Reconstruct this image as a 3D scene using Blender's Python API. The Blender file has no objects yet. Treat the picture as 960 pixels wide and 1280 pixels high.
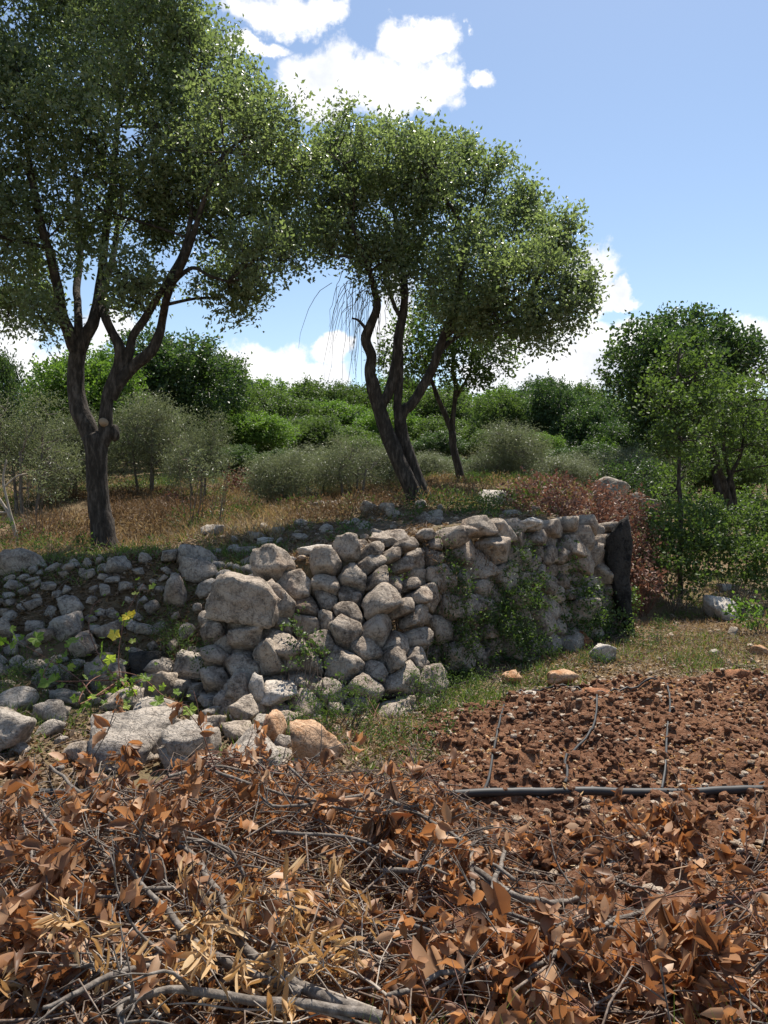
import bpy, bmesh, math, random
import numpy as np

R = math.radians
SC = bpy.context.scene
COL = SC.collection
rng = np.random.default_rng(11)
random.seed(5)

# ------------------------------------------------------------------ camera
F, CX, CY, CAMZ = 962.0, 480.0, 640.0, 1.7
TH = math.atan(30.0 / F)
cd = bpy.data.cameras.new('camera')
cam = bpy.data.objects.new('camera', cd)
COL.objects.link(cam)
cd.sensor_fit = 'VERTICAL'
cd.sensor_height = 24.0
cd.lens = F / 1280.0 * 24.0
cd.clip_start = 0.05
cd.clip_end = 2000
cam.location = (0, 0, CAMZ)
cam.rotation_euler = (R(90) - TH, 0, 0)
SC.camera = cam

# ------------------------------------------------------------------ light
SUN_EL, SUN_AZ = 62.5, 20.0            # degrees; azimuth from +Y (ahead) towards +X (right)
SUN_STRENGTH, SKY_STRENGTH, EXPOSURE = 4.9, 0.088, 0.78
el, az = R(SUN_EL), R(SUN_AZ)
sdir = np.array([math.sin(az) * math.cos(el), math.cos(az) * math.cos(el), math.sin(el)])
sl = bpy.data.lights.new('sun', 'SUN')
sl.energy = SUN_STRENGTH
sl.angle = R(0.5)
sl.color = (1.0, 0.94, 0.85)
so = bpy.data.objects.new('sun', sl)
COL.objects.link(so)
from mathutils import Vector
so.rotation_euler = Vector(sdir).to_track_quat('Z', 'Y').to_euler()

SC.view_settings.view_transform = 'Standard'
SC.view_settings.look = 'None'
SC.view_settings.exposure = EXPOSURE
SC.view_settings.gamma = 1.0
SC.view_settings.use_curve_mapping = False
SC.render.engine = 'CYCLES'
SC.cycles.max_bounces = 8
SC.cycles.diffuse_bounces = 3
SC.cycles.glossy_bounces = 2
SC.cycles.transmission_bounces = 4
SC.cycles.use_denoising = True


def rayd(px, py):
    a = (px - CX) / F
    b = -(py - CY) / F
    v = np.array([a, math.cos(TH) + b * math.sin(TH), -math.sin(TH) + b * math.cos(TH)])
    return v


def P(px, py, D):
    v = rayd(px, py)
    k = D / v[1]
    return np.array([v[0] * k, D, CAMZ + v[2] * k])


class NT:
    """tiny node helper"""
    def __init__(self, tree):
        self.t = tree
        self.n = tree.nodes
        self.l = tree.links

    def new(self, typ, **kw):
        nd = self.n.new(typ)
        for k, v in kw.items():
            if k.startswith('i_'):
                nd.inputs[k[2:].replace('_', ' ')].default_value = v
            else:
                setattr(nd, k, v)
        return nd

    def link(self, a, b):
        self.l.new(a, b)

    def val(self, sock, v):
        if hasattr(v, 'is_output') or isinstance(v, bpy.types.NodeSocket):
            self.l.new(v, sock)
        else:
            sock.default_value = v

    def math(self, op, a, b=0.0, clamp=False):
        nd = self.n.new('ShaderNodeMath')
        nd.operation = op
        nd.use_clamp = clamp
        self.val(nd.inputs[0], a)
        self.val(nd.inputs[1], b)
        return nd.outputs[0]

    def vmath(self, op, a, b=None, scale=None):
        nd = self.n.new('ShaderNodeVectorMath')
        nd.operation = op
        self.val(nd.inputs[0], a)
        if b is not None:
            self.val(nd.inputs[1], b)
        if scale is not None:
            self.val(nd.inputs['Scale'], scale)
        return nd.outputs['Value'] if op in ('LENGTH', 'DISTANCE', 'DOT_PRODUCT') else nd.outputs[0]

    def noise(self, vec, scale, detail=4.0, rough=0.55, out='Fac', dist=0.0):
        nd = self.n.new('ShaderNodeTexNoise')
        nd.inputs['Scale'].default_value = scale
        nd.inputs['Detail'].default_value = detail
        nd.inputs['Roughness'].default_value = rough
        nd.inputs['Distortion'].default_value = dist
        if vec is not None:
            self.l.new(vec, nd.inputs['Vector'])
        return nd.outputs[out]

    def ramp(self, fac, stops, interp='LINEAR'):
        nd = self.n.new('ShaderNodeValToRGB')
        nd.color_ramp.interpolation = interp
        el_ = nd.color_ramp.elements
        while len(el_) < len(stops):
            el_.new(0.5)
        for e, (p, c) in zip(el_, stops):
            e.position = p
            e.color = (c[0], c[1], c[2], 1.0) if not isinstance(c, (int, float)) else (c, c, c, 1.0)
        self.val(nd.inputs[0], fac)
        return nd.outputs[0]

    def mix(self, fac, a, b, mode='MIX'):
        nd = self.n.new('ShaderNodeMix')
        nd.data_type = 'RGBA'
        nd.blend_type = mode
        self.val(nd.inputs[0], fac)
        for s, v in ((nd.inputs[6], a), (nd.inputs[7], b)):
            if isinstance(v, (tuple, list)):
                s.default_value = (v[0], v[1], v[2], 1)
            else:
                self.l.new(v, s)
        return nd.outputs[2]

    def smooth(self, v, lo, hi):
        nd = self.n.new('ShaderNodeMapRange')
        nd.interpolation_type = 'SMOOTHSTEP'
        self.val(nd.inputs['Value'], v)
        nd.inputs['From Min'].default_value = lo
        nd.inputs['From Max'].default_value = hi
        return nd.outputs[0]


# ------------------------------------------------------------------ world: sky and clouds
w = bpy.data.worlds.new('World')
SC.world = w
w.use_nodes = True
t = NT(w.node_tree)
for nd in list(t.n):
    t.n.remove(nd)
out = t.new('ShaderNodeOutputWorld')
bg = t.new('ShaderNodeBackground')
bg.inputs['Strength'].default_value = SKY_STRENGTH
sky = t.new('ShaderNodeTexSky', sky_type='NISHITA')
sky.sun_disc = False
sky.sun_elevation = el
sky.sun_rotation = az
sky.altitude = 400
sky.air_density = 1.0
sky.dust_density = 0.6
sky.ozone_density = 1.6
tc = t.new('ShaderNodeTexCoord')
gen = tc.outputs['Generated']
n1 = t.noise(gen, 9.0, 6.0, 0.6, 'Color')
warp = t.vmath('SCALE', t.vmath('SUBTRACT', n1, (0.5, 0.5, 0.5)), scale=0.11)
wd = t.vmath('ADD', gen, warp)
CLOUDS = [  # centre pixel-direction, half width, half height (all in angles of the lens)
    (345, 10, 80, 30), (405, 10, 45, 26), (335, 62, 52, 14), (425, 108, 80, 48), (498, 98, 70, 42), (548, 118, 36, 36),
    (522, 42, 48, 26), (602, 108, 32, 18), (577, 30, 15, 20), (400, 135, 60, 30),
    (5, 425, 55, 48), (50, 445, 60, 34), (135, 415, 45, 40), (345, 462, 78, 44), (400, 478, 60, 32), (425, 440, 28, 26),
    (300, 470, 60, 30), (492, 415, 40, 75), (742, 352, 46, 44), (780, 362, 40, 12),
    (690, 450, 110, 62), (740, 425, 66, 52), (795, 420, 66, 46), (640, 470, 70, 30), (930, 430, 80, 38), (1010, 420, 90, 45), (880, 470, 140, 40),
    (-120, 420, 130, 50), (1200, 300, 120, 60),
]
acc = None
for (px, py, rx, ry) in CLOUDS:
    c = rayd(px, py)
    c = c / np.linalg.norm(c)
    k = c[1]
    d = t.vmath('SUBTRACT', wd, tuple(float(q) for q in c))
    d = t.vmath('MULTIPLY', d, (F / rx / k, F / rx / k, F / ry / k))
    e = t.math('SUBTRACT', 1.0, t.vmath('LENGTH', d))
    acc = e if acc is None else t.math('MAXIMUM', acc, e)
# clouds in the directions the photograph does not see
other = t.math('SUBTRACT', t.noise(gen, 3.0, 4.0), 0.62)
sep = t.new('ShaderNodeSeparateXYZ')
t.link(gen, sep.inputs[0])
acc = t.math('MAXIMUM', acc, t.math('SUBTRACT', other, t.smooth(sep.outputs['Y'], 0.3, 0.6)))
fb = t.noise(gen, 20.0, 10.0, 0.66)
dens = t.math('ADD', acc, t.math('MULTIPLY', t.math('SUBTRACT', fb, 0.5), 1.25))
cov = t.smooth(dens, 0.02, 0.40)
shade = t.noise(t.vmath('ADD', gen, (0.0, 0.0, 0.02)), 12.0, 6.0, 0.55)
ccol = t.ramp(shade, [(0.30, (5.0, 5.3, 6.0)), (0.42, (6.3, 6.5, 6.9)), (0.55, (7.9, 7.9, 8.0))])
skyc = t.mix(1.0, sky.outputs[0], (1.12, 1.10, 1.05), 'MULTIPLY')
fin = t.mix(cov, skyc, ccol)
t.link(fin, bg.inputs['Color'])
t.link(bg.outputs[0], out.inputs['Surface'])


# ------------------------------------------------------------------ numeric helpers
def sm(x, a, b):
    q = np.clip((x - a) / (b - a), 0, 1)
    return q * q * (3 - 2 * q)


def _h(ix, iy, iz, seed):
    n = (ix.astype(np.int64) * 374761393 + iy.astype(np.int64) * 668265263 + iz.astype(np.int64) * 1440662683 + seed * 974711) & 0xffffffff
    n = ((n ^ (n >> 13)) * 1274126177) & 0xffffffff
    n = (n ^ (n >> 16)) & 0xffffff
    return n / float(0xffffff)


def vnoise(p, seed=0):
    p = np.asarray(p, float)
    i = np.floor(p).astype(np.int64)
    f = p - i
    f = f * f * (3 - 2 * f)
    x, y, z = i[..., 0], i[..., 1], i[..., 2]
    fx, fy, fz = f[..., 0], f[..., 1], f[..., 2]
    r = 0
    for dx in (0, 1):
        for dy in (0, 1):
            for dz in (0, 1):
                r = r + _h(x + dx, y + dy, z + dz, seed) * (fx if dx else 1 - fx) * (fy if dy else 1 - fy) * (fz if dz else 1 - fz)
    return r


def fbm(p, octaves=4, seed=0, gain=0.5):
    p = np.asarray(p, float)
    a, s, tot = 1.0, 0.0, 0.0
    for k in range(octaves):
        s = s + a * vnoise(p * (2.03 ** k) + 17.3 * k, seed + k)
        tot += a
        a *= gain
    return s / tot


def norm(v):
    return v / np.maximum(np.linalg.norm(v, axis=-1, keepdims=True), 1e-9)


def rdirs(n):
    return norm(rng.normal(size=(n, 3)))


# ------------------------------------------------------------------ terrain
EDGE = np.array([(-40, 7.6), (-12, 7.0), (-4, 6.85), (-2.2, 6.85), (-1.3, 6.75), (-0.9, 6.5), (0.0, 6.5), (0.2, 6.95), (0.6, 7.35), (1.5, 8.25),
                 (2.55, 9.4), (3.3, 10.6), (4.4, 14), (6.2, 20), (9, 30), (15, 60), (60, 200)], float)
EW = np.array([2.2, 2.2, 2.2, 2.0, 1.0, 0.6, 0.5, 0.45, 0.45, 0.45, 0.6, 1.6, 2.6, 4, 8, 20, 60], float)


def A3(lst):
    return np.array([P(a, b, d) for a, b, d in lst])


HI = A3([(-100, 700, 8.8), (0, 700, 8.8), (130, 690, 9.5), (250, 690, 8.6), (300, 722, 7.2), (400, 690, 7.1), (450, 680, 7.1), (520, 668, 7.2), (580, 656, 7.7),
         (640, 650, 8.3), (700, 650, 9.0), (760, 655, 9.8), (400, 655, 9.5), (300, 668, 9.5), (515, 632, 10.8), (600, 632, 11), (690, 622, 11.5), (780, 640, 12),
         (0, 655, 12), (200, 645, 12), (350, 640, 12), (0, 625, 16), (150, 622, 16), (300, 620, 16), (450, 612, 16), (580, 604, 15), (700, 606, 16), (780, 618, 16),
         (0, 606, 22), (240, 604, 22), (480, 602, 22), (700, 604, 22), (0, 592, 32), (300, 590, 32), (600, 590, 32), (800, 595, 32),
         (-300, 650, 14), (-400, 600, 30), (0, 575, 48), (480, 572, 48), (900, 575, 48), (-500, 560, 60), (100, 548, 75), (480, 545, 75), (900, 548, 75),
         (1500, 560, 75), (100, 530, 130), (480, 525, 130), (900, 530, 130), (-600, 530, 130), (1600, 530, 130)])
HI = np.vstack([HI, [(0, 300, 24), (-200, 300, 24), (200, 300, 24), (0, 500, 26), (-400, 200, 20), (400, 200, 20)]])
LO = np.array([(-3, -3, 0), (0, -8, -.2), (3, -3, 0), (0, 0, 0), (0, 2, 0), (-2, 2, 0.02), (2, 2, 0), (-3, 4, 0.1), (-1.3, 4, 0.02), (0, 4, 0), (2, 4, 0), (4, 4, 0),
               (-3.5, 5.2, 0.14), (-1.5, 5, 0.02), (-.5, 5.3, -.02), (0, 5.6, -.04), (.5, 6.2, -.03), (1.5, 7, 0.0), (3, 7, 0), (5, 7, 0), (3, 9, 0.02), (5, 9, 0.05),
               (4.5, 11, 0.05), (7, 11, 0.1), (6, 14, 0.15), (9, 14, .2), (8, 19, .45), (12, 19, .5), (11, 26, .95), (18, 26, 1.1), (16, 35, 1.9), (25, 40, 2.3),
               (-8, 5, .2), (-8, 2, .1), (-20, 5, .3), (-20, -10, 0), (20, -10, -.2), (20, 5, 0), (0, -30, -1), (25, 60, 5), (40, 60, 5), (60, 130, 14), (90, 60, 5),
               (100, 200, 20), (200, 200, 20), (-200, -20, 0), (200, -20, 0), (0, -60, -3), (200, 80, 6)], float)


def shep(x, y, A):
    shp = np.shape(x)
    x = np.ravel(x).astype(float)
    y = np.ravel(y).astype(float)
    o = np.empty_like(x)
    for s in range(0, len(x), 60000):
        xs, ys = x[s:s + 60000, None], y[s:s + 60000, None]
        d2 = (xs - A[None, :, 0]) ** 2 + (ys - A[None, :, 1]) ** 2 + 0.15
        # anchors far away matter with a softer kernel
        ww = d2 ** -1.9
        o[s:s + 60000] = (ww * A[None, :, 2]).sum(1) / ww.sum(1)
    return o.reshape(shp)


def edge_sd(x, y):
    x = np.asarray(x, float)
    y = np.asarray(y, float)
    best = np.full(x.shape, 1e9)
    bw = np.full(x.shape, 1.0)
    for i in range(len(EDGE) - 1):
        a, b = EDGE[i], EDGE[i + 1]
        ab = b - a
        tt = np.clip(((x - a[0]) * ab[0] + (y - a[1]) * ab[1]) / (ab @ ab), 0, 1)
        d = np.hypot(x - a[0] - tt * ab[0], y - a[1] - tt * ab[1])
        m = d < best
        best = np.where(m, d, best)
        bw = np.where(m, EW[i] + tt * (EW[i + 1] - EW[i]), bw)
    ye = np.interp(x, EDGE[:, 0], EDGE[:, 1])
    return np.where(y > ye, best, -best), bw


def H(x, y):
    x = np.asarray(x, float)
    y = np.asarray(y, float)
    sd, ew = edge_sd(x, y)
    s = sm(sd, -ew / 2, ew / 2)
    lo = shep(x, y, LO)
    hi = shep(x, y, HI)
    z = lo + s * (hi - lo)
    p = np.stack([x, y, np.zeros_like(x)], -1)
    z = z + (fbm(p * 0.9, 3, 3) - .5) * 0.10 + (fbm(p * 5.0, 2, 8) - .5) * 0.03
    return z


def pile_h(x, y):
    p = np.stack([np.asarray(x, float), np.asarray(y, float), np.zeros(np.shape(x))], -1)
    base = np.interp(x, [-2.5, -1.2, -0.5, 0.1, 0.6, 1.3, 2.4], [.46, .44, .36, .28, .22, .27, .36])
    far = np.interp(x, [-2.5, -1.2, -0.85, 0.2, 0.42, 0.6, 1.1, 1.5, 2.4], [3.8, 3.75, 4.35, 4.4, 4.2, 3.1, 3.1, 3.55, 3.7])
    env = sm(y, far, far - 0.9)
    return env * (base + 0.16 * (fbm(p * 2.2, 3, 21) - .5)) * 1.0


def hit(px, py, fn=None, y0=1.0):
    """first point of the ray through a pixel-direction that meets the terrain"""
    v = rayd(px, py)
    D = np.concatenate([np.arange(y0, 20, 0.02), np.arange(20, 200, .2)])
    k = D / v[1]
    x, z = v[0] * k, CAMZ + v[2] * k
    g = H(x, D)
    if fn is not None:
        g = g + fn(x, D)
    m = np.nonzero(z < g)[0]
    i = m[0] if len(m) else len(D) - 1
    return np.array([x[i], D[i], g[i]])


# ------------------------------------------------------------------ mesh helpers
def mesh_from(name, V, faces, smooth=True):
    me = bpy.data.meshes.new(name)
    V = np.ascontiguousarray(V, dtype=np.float32)
    me.vertices.add(len(V))
    me.vertices.foreach_set('co', V.ravel())
    nl = sum(f.size for f in faces)
    npoly = sum(len(f) for f in faces)
    me.loops.add(nl)
    me.polygons.add(npoly)
    vi = np.concatenate([f.ravel() for f in faces]).astype(np.int32)
    tot = np.concatenate([np.full(len(f), f.shape[1], np.int32) for f in faces])
    st = np.concatenate([[0], np.cumsum(tot)[:-1]]).astype(np.int32)
    me.loops.foreach_set('vertex_index', vi)
    me.polygons.foreach_set('loop_start', st)
    me.polygons.foreach_set('loop_total', tot)
    me.polygons.foreach_set('use_smooth', np.full(npoly, smooth, bool))
    me.update(calc_edges=True)
    return me


def add_obj(name, me, mat=None, parent=None, loc=None):
    o = bpy.data.objects.new(name, me)
    COL.objects.link(o)
    if mat is not None and me is not None and len(me.materials) == 0:
        me.materials.append(mat)
    if loc is not None:
        o.location = tuple(float(q) for q in loc)
    if parent is not None:
        o.parent = parent
    return o


class MB:
    def __init__(self):
        self.V = []
        self.F = {}
        self.n = 0

    def add(self, V, Fc):
        self.V.append(np.asarray(V, float))
        Fc = np.asarray(Fc)
        self.F.setdefault(Fc.shape[1], []).append(Fc + self.n)
        self.n += len(V)

    def build(self, name, mat, parent=None, smooth=True, origin=None):
        V = np.concatenate(self.V)
        if origin is not None:
            V = V - np.asarray(origin)
        me = mesh_from(name, V, [np.concatenate(v) for v in self.F.values()], smooth)
        o = add_obj(name, me, mat, parent)
        if origin is not None and parent is None:
            o.location = tuple(float(q) for q in origin)
        return o


def tag(o, label=None, cat=None, group=None, kind=None):
    if label:
        o['label'] = label
    if cat:
        o['category'] = cat
    if group:
        o['group'] = group
    if kind:
        o['kind'] = kind
    return o


def empty(name, loc, label=None, cat=None, group=None):
    o = bpy.data.objects.new(name, None)
    COL.objects.link(o)
    o.location = tuple(float(q) for q in loc)
    o.empty_display_size = 0.1
    return tag(o, label, cat, group)


def copy_tree(o, loc, rz=0.0, scale=1.0, label=None, group=None):
    c = o.copy()
    COL.objects.link(c)
    c.location = tuple(float(q) for q in loc)
    c.rotation_euler = (0, 0, rz)
    c.scale = (scale, scale, scale) if isinstance(scale, (int, float)) else scale
    if label:
        c['label'] = label
    if group:
        c['group'] = group
    for ch in list(o.children):
        d = ch.copy()
        COL.objects.link(d)
        d.parent = c
    return c


def spline(pts, rad, per=5):
    """catmull-rom through points with radii"""
    pts = np.asarray(pts, float)
    rad = np.asarray(rad, float)
    q = np.concatenate([[2 * pts[0] - pts[1]], pts, [2 * pts[-1] - pts[-2]]])
    o, r = [], []
    for i in range(len(pts) - 1):
        p0, p1, p2, p3 = q[i], q[i + 1], q[i + 2], q[i + 3]
        for k in range(per):
            u = k / per
            o.append(0.5 * ((2 * p1) + (p2 - p0) * u + (2 * p0 - 5 * p1 + 4 * p2 - p3) * u * u + (3 * p1 - p0 - 3 * p2 + p3) * u ** 3))
            r.append(rad[i] * (1 - u) + rad[i + 1] * u)
    o.append(pts[-1])
    r.append(rad[-1])
    return np.array(o), np.array(r)


def tube(pts, rad, n=8, bump=0.0, seed=0):
    pts = np.asarray(pts, float)
    rad = np.asarray(rad, float)
    k = len(pts)
    T = np.gradient(pts, axis=0)
    T = norm(T)
    ref = np.array([0.3, 0.2, 1.0]) if abs(T[0][2]) < 0.9 else np.array([1.0, 0.2, 0.1])
    u = np.cross(T[0], ref)
    u /= np.linalg.norm(u)
    V = np.zeros((k, n, 3))
    ang = np.arange(n) * 2 * math.pi / n
    for i in range(k):
        u = u - T[i] * (u @ T[i])
        u /= max(np.linalg.norm(u), 1e-9)
        v = np.cross(T[i], u)
        V[i] = pts[i] + rad[i] * (np.cos(ang)[:, None] * u + np.sin(ang)[:, None] * v)
    if bump > 0:
        c = pts[:, None, :]
        d = V - c
        nz = fbm(V * 6.0 + seed, 3, 5)[..., None] - 0.5
        nz2 = fbm(V * np.array([30, 30, 5.0]) + seed, 2, 9)[..., None] - 0.5
        V = c + d * (1 + bump * 1.4 * nz + bump * 0.7 * nz2)
    V = V.reshape(-1, 3)
    i0 = (np.arange(k - 1)[:, None] * n + np.arange(n)[None, :])
    i1 = (np.arange(k - 1)[:, None] * n + (np.arange(n)[None, :] + 1) % n)
    Q = np.stack([i0, i1, i1 + n, i0 + n], -1).reshape(-1, 4)
    # tip
    V = np.concatenate([V, pts[-1:] + T[-1:] * rad[-1] * 0.6])
    tip = len(V) - 1
    b = (k - 1) * n
    tf = np.stack([b + np.arange(n), b + (np.arange(n) + 1) % n, np.full(n, tip)], -1)
    return V, Q, tf


def add_tube(mb, pts, rad, n=8, bump=0.0, seed=0):
    V, Q, T = tube(pts, rad, n, bump, seed)
    base = mb.n
    mb.V.append(V)
    mb.F.setdefault(4, []).append(Q + base)
    mb.F.setdefault(3, []).append(T + base)
    mb.n += len(V)


def add_twigs(mb, pts, rad, n=3):
    """batch: pts (M,k,3), rad (M,k)"""
    M, k, _ = pts.shape
    if M == 0:
        return
    d = norm(pts[:, -1] - pts[:, 0])
    ref = np.where(np.abs(d[:, 2:3]) < 0.8, np.array([[0, 0, 1.0]]), np.array([[1.0, 0, 0]]))
    u = norm(np.cross(d, ref))
    v = np.cross(d, u)
    ang = np.arange(n) * 2 * math.pi / n
    ring = np.cos(ang)[None, :, None] * u[:, None, :] + np.sin(ang)[None, :, None] * v[:, None, :]
    V = pts[:, :, None, :] + rad[:, :, None, None] * ring[:, None, :, :]
    V = V.reshape(-1, 3)
    i0 = (np.arange(k - 1)[:, None] * n + np.arange(n)[None, :])
    i1 = (np.arange(k - 1)[:, None] * n + (np.arange(n)[None, :] + 1) % n)
    Q = np.stack([i0, i1, i1 + n, i0 + n], -1).reshape(-1, 4)
    Fq = (Q[None] + (np.arange(M) * k * n)[:, None, None]).reshape(-1, 4)
    mb.add(V, Fq)


LEAF4 = (np.array([(0, 0, 0), (-.5, .45, .13), (0, 1, 0), (.5, .45, .13)], float), np.array([(0, 2, 1), (0, 3, 2)]))
LEAF8 = (np.array([(0, 0, 0), (0, .33, -.05), (0, .68, -.02), (0, 1, -.14), (-.44, .30, .10), (-.40, .66, .10), (.44, .30, .10), (.40, .66, .10)], float),
         np.array([(0, 1, 4), (1, 2, 5), (1, 5, 4), (2, 3, 5), (0, 6, 1), (1, 6, 7), (1, 7, 2), (2, 7, 3)]))
_hw = [0, .30, .46, .44, .27, 0]
_sp = [0, .16, .38, .62, .84, 1.0]
_v16 = [(0, _sp[i], -.05 * math.sin(_sp[i] * 3.14) - .13 * _sp[i] ** 2) for i in range(6)]
for _sg in (-1, 1):
    for _i in range(1, 5):
        _v16.append((_sg * _hw[_i], _sp[_i], .085 - .13 * _sp[_i] ** 2 + .03 * (_i % 2)))
_f16 = []
for _s, _b in ((-1, 6), (1, 10)):
    _f16 += [(0, 1, _b), (1, 2, _b + 1), (1, _b + 1, _b), (2, 3, _b + 2), (2, _b + 2, _b + 1), (3, 4, _b + 3), (3, _b + 3, _b + 2), (4, 5, _b + 3)]
LEAF16 = (np.array(_v16, float), np.array(_f16))
BLADE = (np.array([(-.5, 0, 0), (.5, 0, 0), (-.35, .5, .07), (.35, .5, .07), (0, 1, .28)], float), np.array([(0, 1, 3), (0, 3, 2), (2, 3, 4)]))
# lobed vine leaf
_vl = [(0, 0, 0)]
for _k in range(15):
    _a = -math.pi / 2 + 0.25 + _k * (2 * math.pi - 0.5) / 14
    _r = 0.5 * (1.0 if _k % 3 == 1 else (.72 if _k % 3 == 0 else .78))
    _vl.append((math.cos(_a) * _r, 0.45 + math.sin(_a) * _r, 0.08 * (_k % 2)))
_vl[0] = (0, .4, -.03)
VINE = (np.array(_vl, float), np.array([(0, i, i + 1) for i in range(1, 15)]))


def add_leaves(mb, pos, d, nrm, L, Wd, T=LEAF4, curl=None):
    N = len(pos)
    if N == 0:
        return
    d = norm(d)
    s = norm(np.cross(d, nrm))
    n_ = np.cross(s, d)
    tv, tf = T
    L = np.broadcast_to(L, (N,))[:, None, None]
    Wd = np.broadcast_to(Wd, (N,))[:, None, None]
    c = np.ones((N, 1, 1)) if curl is None else np.broadcast_to(curl, (N,))[:, None, None]
    V = pos[:, None, :] + s[:, None, :] * tv[None, :, 0:1] * Wd + d[:, None, :] * tv[None, :, 1:2] * L + n_[:, None, :] * tv[None, :, 2:3] * L * c
    Fc = (tf[None] + (np.arange(N) * len(tv))[:, None, None]).reshape(-1, 3)
    mb.add(V.reshape(-1, 3), Fc)


_ico = {}


def ico(sub):
    if sub not in _ico:
        bm = bmesh.new()
        bmesh.ops.create_icosphere(bm, subdivisions=sub, radius=1.0)
        V = np.array([v.co[:] for v in bm.verts])
        Fc = np.array([[v.index for v in f.verts] for f in bm.faces])
        bm.free()
        _ico[sub] = (V, Fc)
    return _ico[sub]


def rock_verts(planes_n, planes_d, sub=3, p=14, seed=0, amp=0.07, freq=2.2):
    """rounded intersection of half spaces round the origin"""
    v, f = ico(sub)
    dots = np.maximum(v @ np.asarray(planes_n).T, 1e-4) / np.asarray(planes_d)[None, :]
    r = (dots ** p).sum(1) ** (-1.0 / p)
    return v * r[:, None], f


def craggy(q, seed, octaves=4):
    o_, a_, t_ = 0.0, 1.0, 0.0
    for k_ in range(octaves):
        nz_ = vnoise(q * (2.1 ** k_) + 9.1 * k_, seed + 31 * k_)
        o_ = o_ + a_ * (1 - np.abs(2 * nz_ - 1) * 2)
        t_ += a_
        a_ *= .55
    return o_ / t_


def rock(seed, sub=3, size=(1, 1, 1), nplanes=8, p=70, amp=0.10):
    rs = np.random.default_rng(seed)
    n = norm(rs.normal(size=(nplanes, 3)))
    d = rs.uniform(0.5, .95, nplanes)
    base = np.array([(1, 0, 0), (-1, 0, 0), (0, 1, 0), (0, -1, 0), (0, 0, 1), (0, 0, -1)], float)
    base = norm(base + rs.normal(size=base.shape) * 0.16)
    n = np.vstack([n, base])
    d = np.concatenate([d, rs.uniform(.86, 1.0, 6)])
    V, f = rock_verts(n, d, sub, p)
    q = V * 1.6 + seed * 3.1
    dis = (fbm(q, 6, seed, .6) - .5) * amp * 2.2
    ridge = np.abs(fbm(V * 3.2 + seed, 3, seed + 50) - .5)
    dis = dis - np.clip(0.05 - ridge, 0, 1) * amp * 6
    q2 = V + (fbm(V * 2.5 + seed, 2, seed + 3)[:, None] - .5) * .5
    dis = dis + craggy(q2 * 2.4 + seed, seed, 5 if sub > 3 else 3) * amp * .7
    V = V * (1 + dis[:, None])
    V = V * np.asarray(size, float)[None, :]
    return V, f


# ------------------------------------------------------------------ materials
def new_mat(name):
    m = bpy.data.materials.new(name)
    m.use_nodes = True
    tt = NT(m.node_tree)
    for nd in list(tt.n):
        tt.n.remove(nd)
    o = tt.new('ShaderNodeOutputMaterial')
    return m, tt, o


def mat_leaf(name, cols, transl=0.35, rough=0.45, spec=0.35, tcol=None, pscale=0.8):
    m, t_, o = new_mat(name)
    geo = t_.new('ShaderNodeNewGeometry')
    rnd = geo.outputs['Random Per Island']
    nz = t_.noise(geo.outputs['Position'], pscale, 2.0)
    fac = t_.math('ADD', t_.math('MULTIPLY', rnd, 0.7), t_.math('MULTIPLY', nz, 0.5))
    fac = t_.math('SUBTRACT', fac, 0.1, True)
    n = len(cols)
    c = t_.ramp(fac, [(i / (n - 1), cols[i]) for i in range(n)])
    b = t_.new('ShaderNodeBsdfPrincipled')
    t_.link(c, b.inputs['Base Color'])
    b.inputs['Roughness'].default_value = rough
    b.inputs['Specular IOR Level'].default_value = spec
    tr = t_.new('ShaderNodeBsdfTranslucent')
    tc_ = t_.mix(1.0, c, tcol or (1.5, 1.7, 0.8), 'MULTIPLY')
    t_.link(tc_, tr.inputs['Color'])
    mx = t_.new('ShaderNodeMixShader')
    mx.inputs[0].default_value = transl
    t_.link(b.outputs[0], mx.inputs[1])
    t_.link(tr.outputs[0], mx.inputs[2])
    t_.link(mx.outputs[0], o.inputs['Surface'])
    return m


def mat_bark(name, c1, c2, c3, scale=1.0, bump=0.5):
    m, t_, o = new_mat(name)
    geo = t_.new('ShaderNodeNewGeometry')
    mp = t_.new('ShaderNodeMapping')
    mp.inputs['Scale'].default_value = (1, 1, 0.28)
    t_.link(geo.outputs['Position'], mp.inputs['Vector'])
    a = t_.noise(mp.outputs[0], 22 * scale, 5, 0.65)
    b_ = t_.noise(geo.outputs['Position'], 3.5 * scale, 3)
    c = t_.ramp(a, [(0.3, c1), (0.5, c2), (0.68, c3)])
    c = t_.mix(t_.math('MULTIPLY', b_, 0.45), c, c1)
    p = t_.new('ShaderNodeBsdfPrincipled')
    t_.link(c, p.inputs['Base Color'])
    p.inputs['Roughness'].default_value = 0.9
    p.inputs['Specular IOR Level'].default_value = 0.2
    bp = t_.new('ShaderNodeBump')
    bp.inputs['Strength'].default_value = bump
    bp.inputs['Distance'].default_value = 0.035
    t_.link(a, bp.inputs['Height'])
    t_.link(bp.outputs[0], p.inputs['Normal'])
    t_.link(p.outputs[0], o.inputs['Surface'])
    return m


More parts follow.
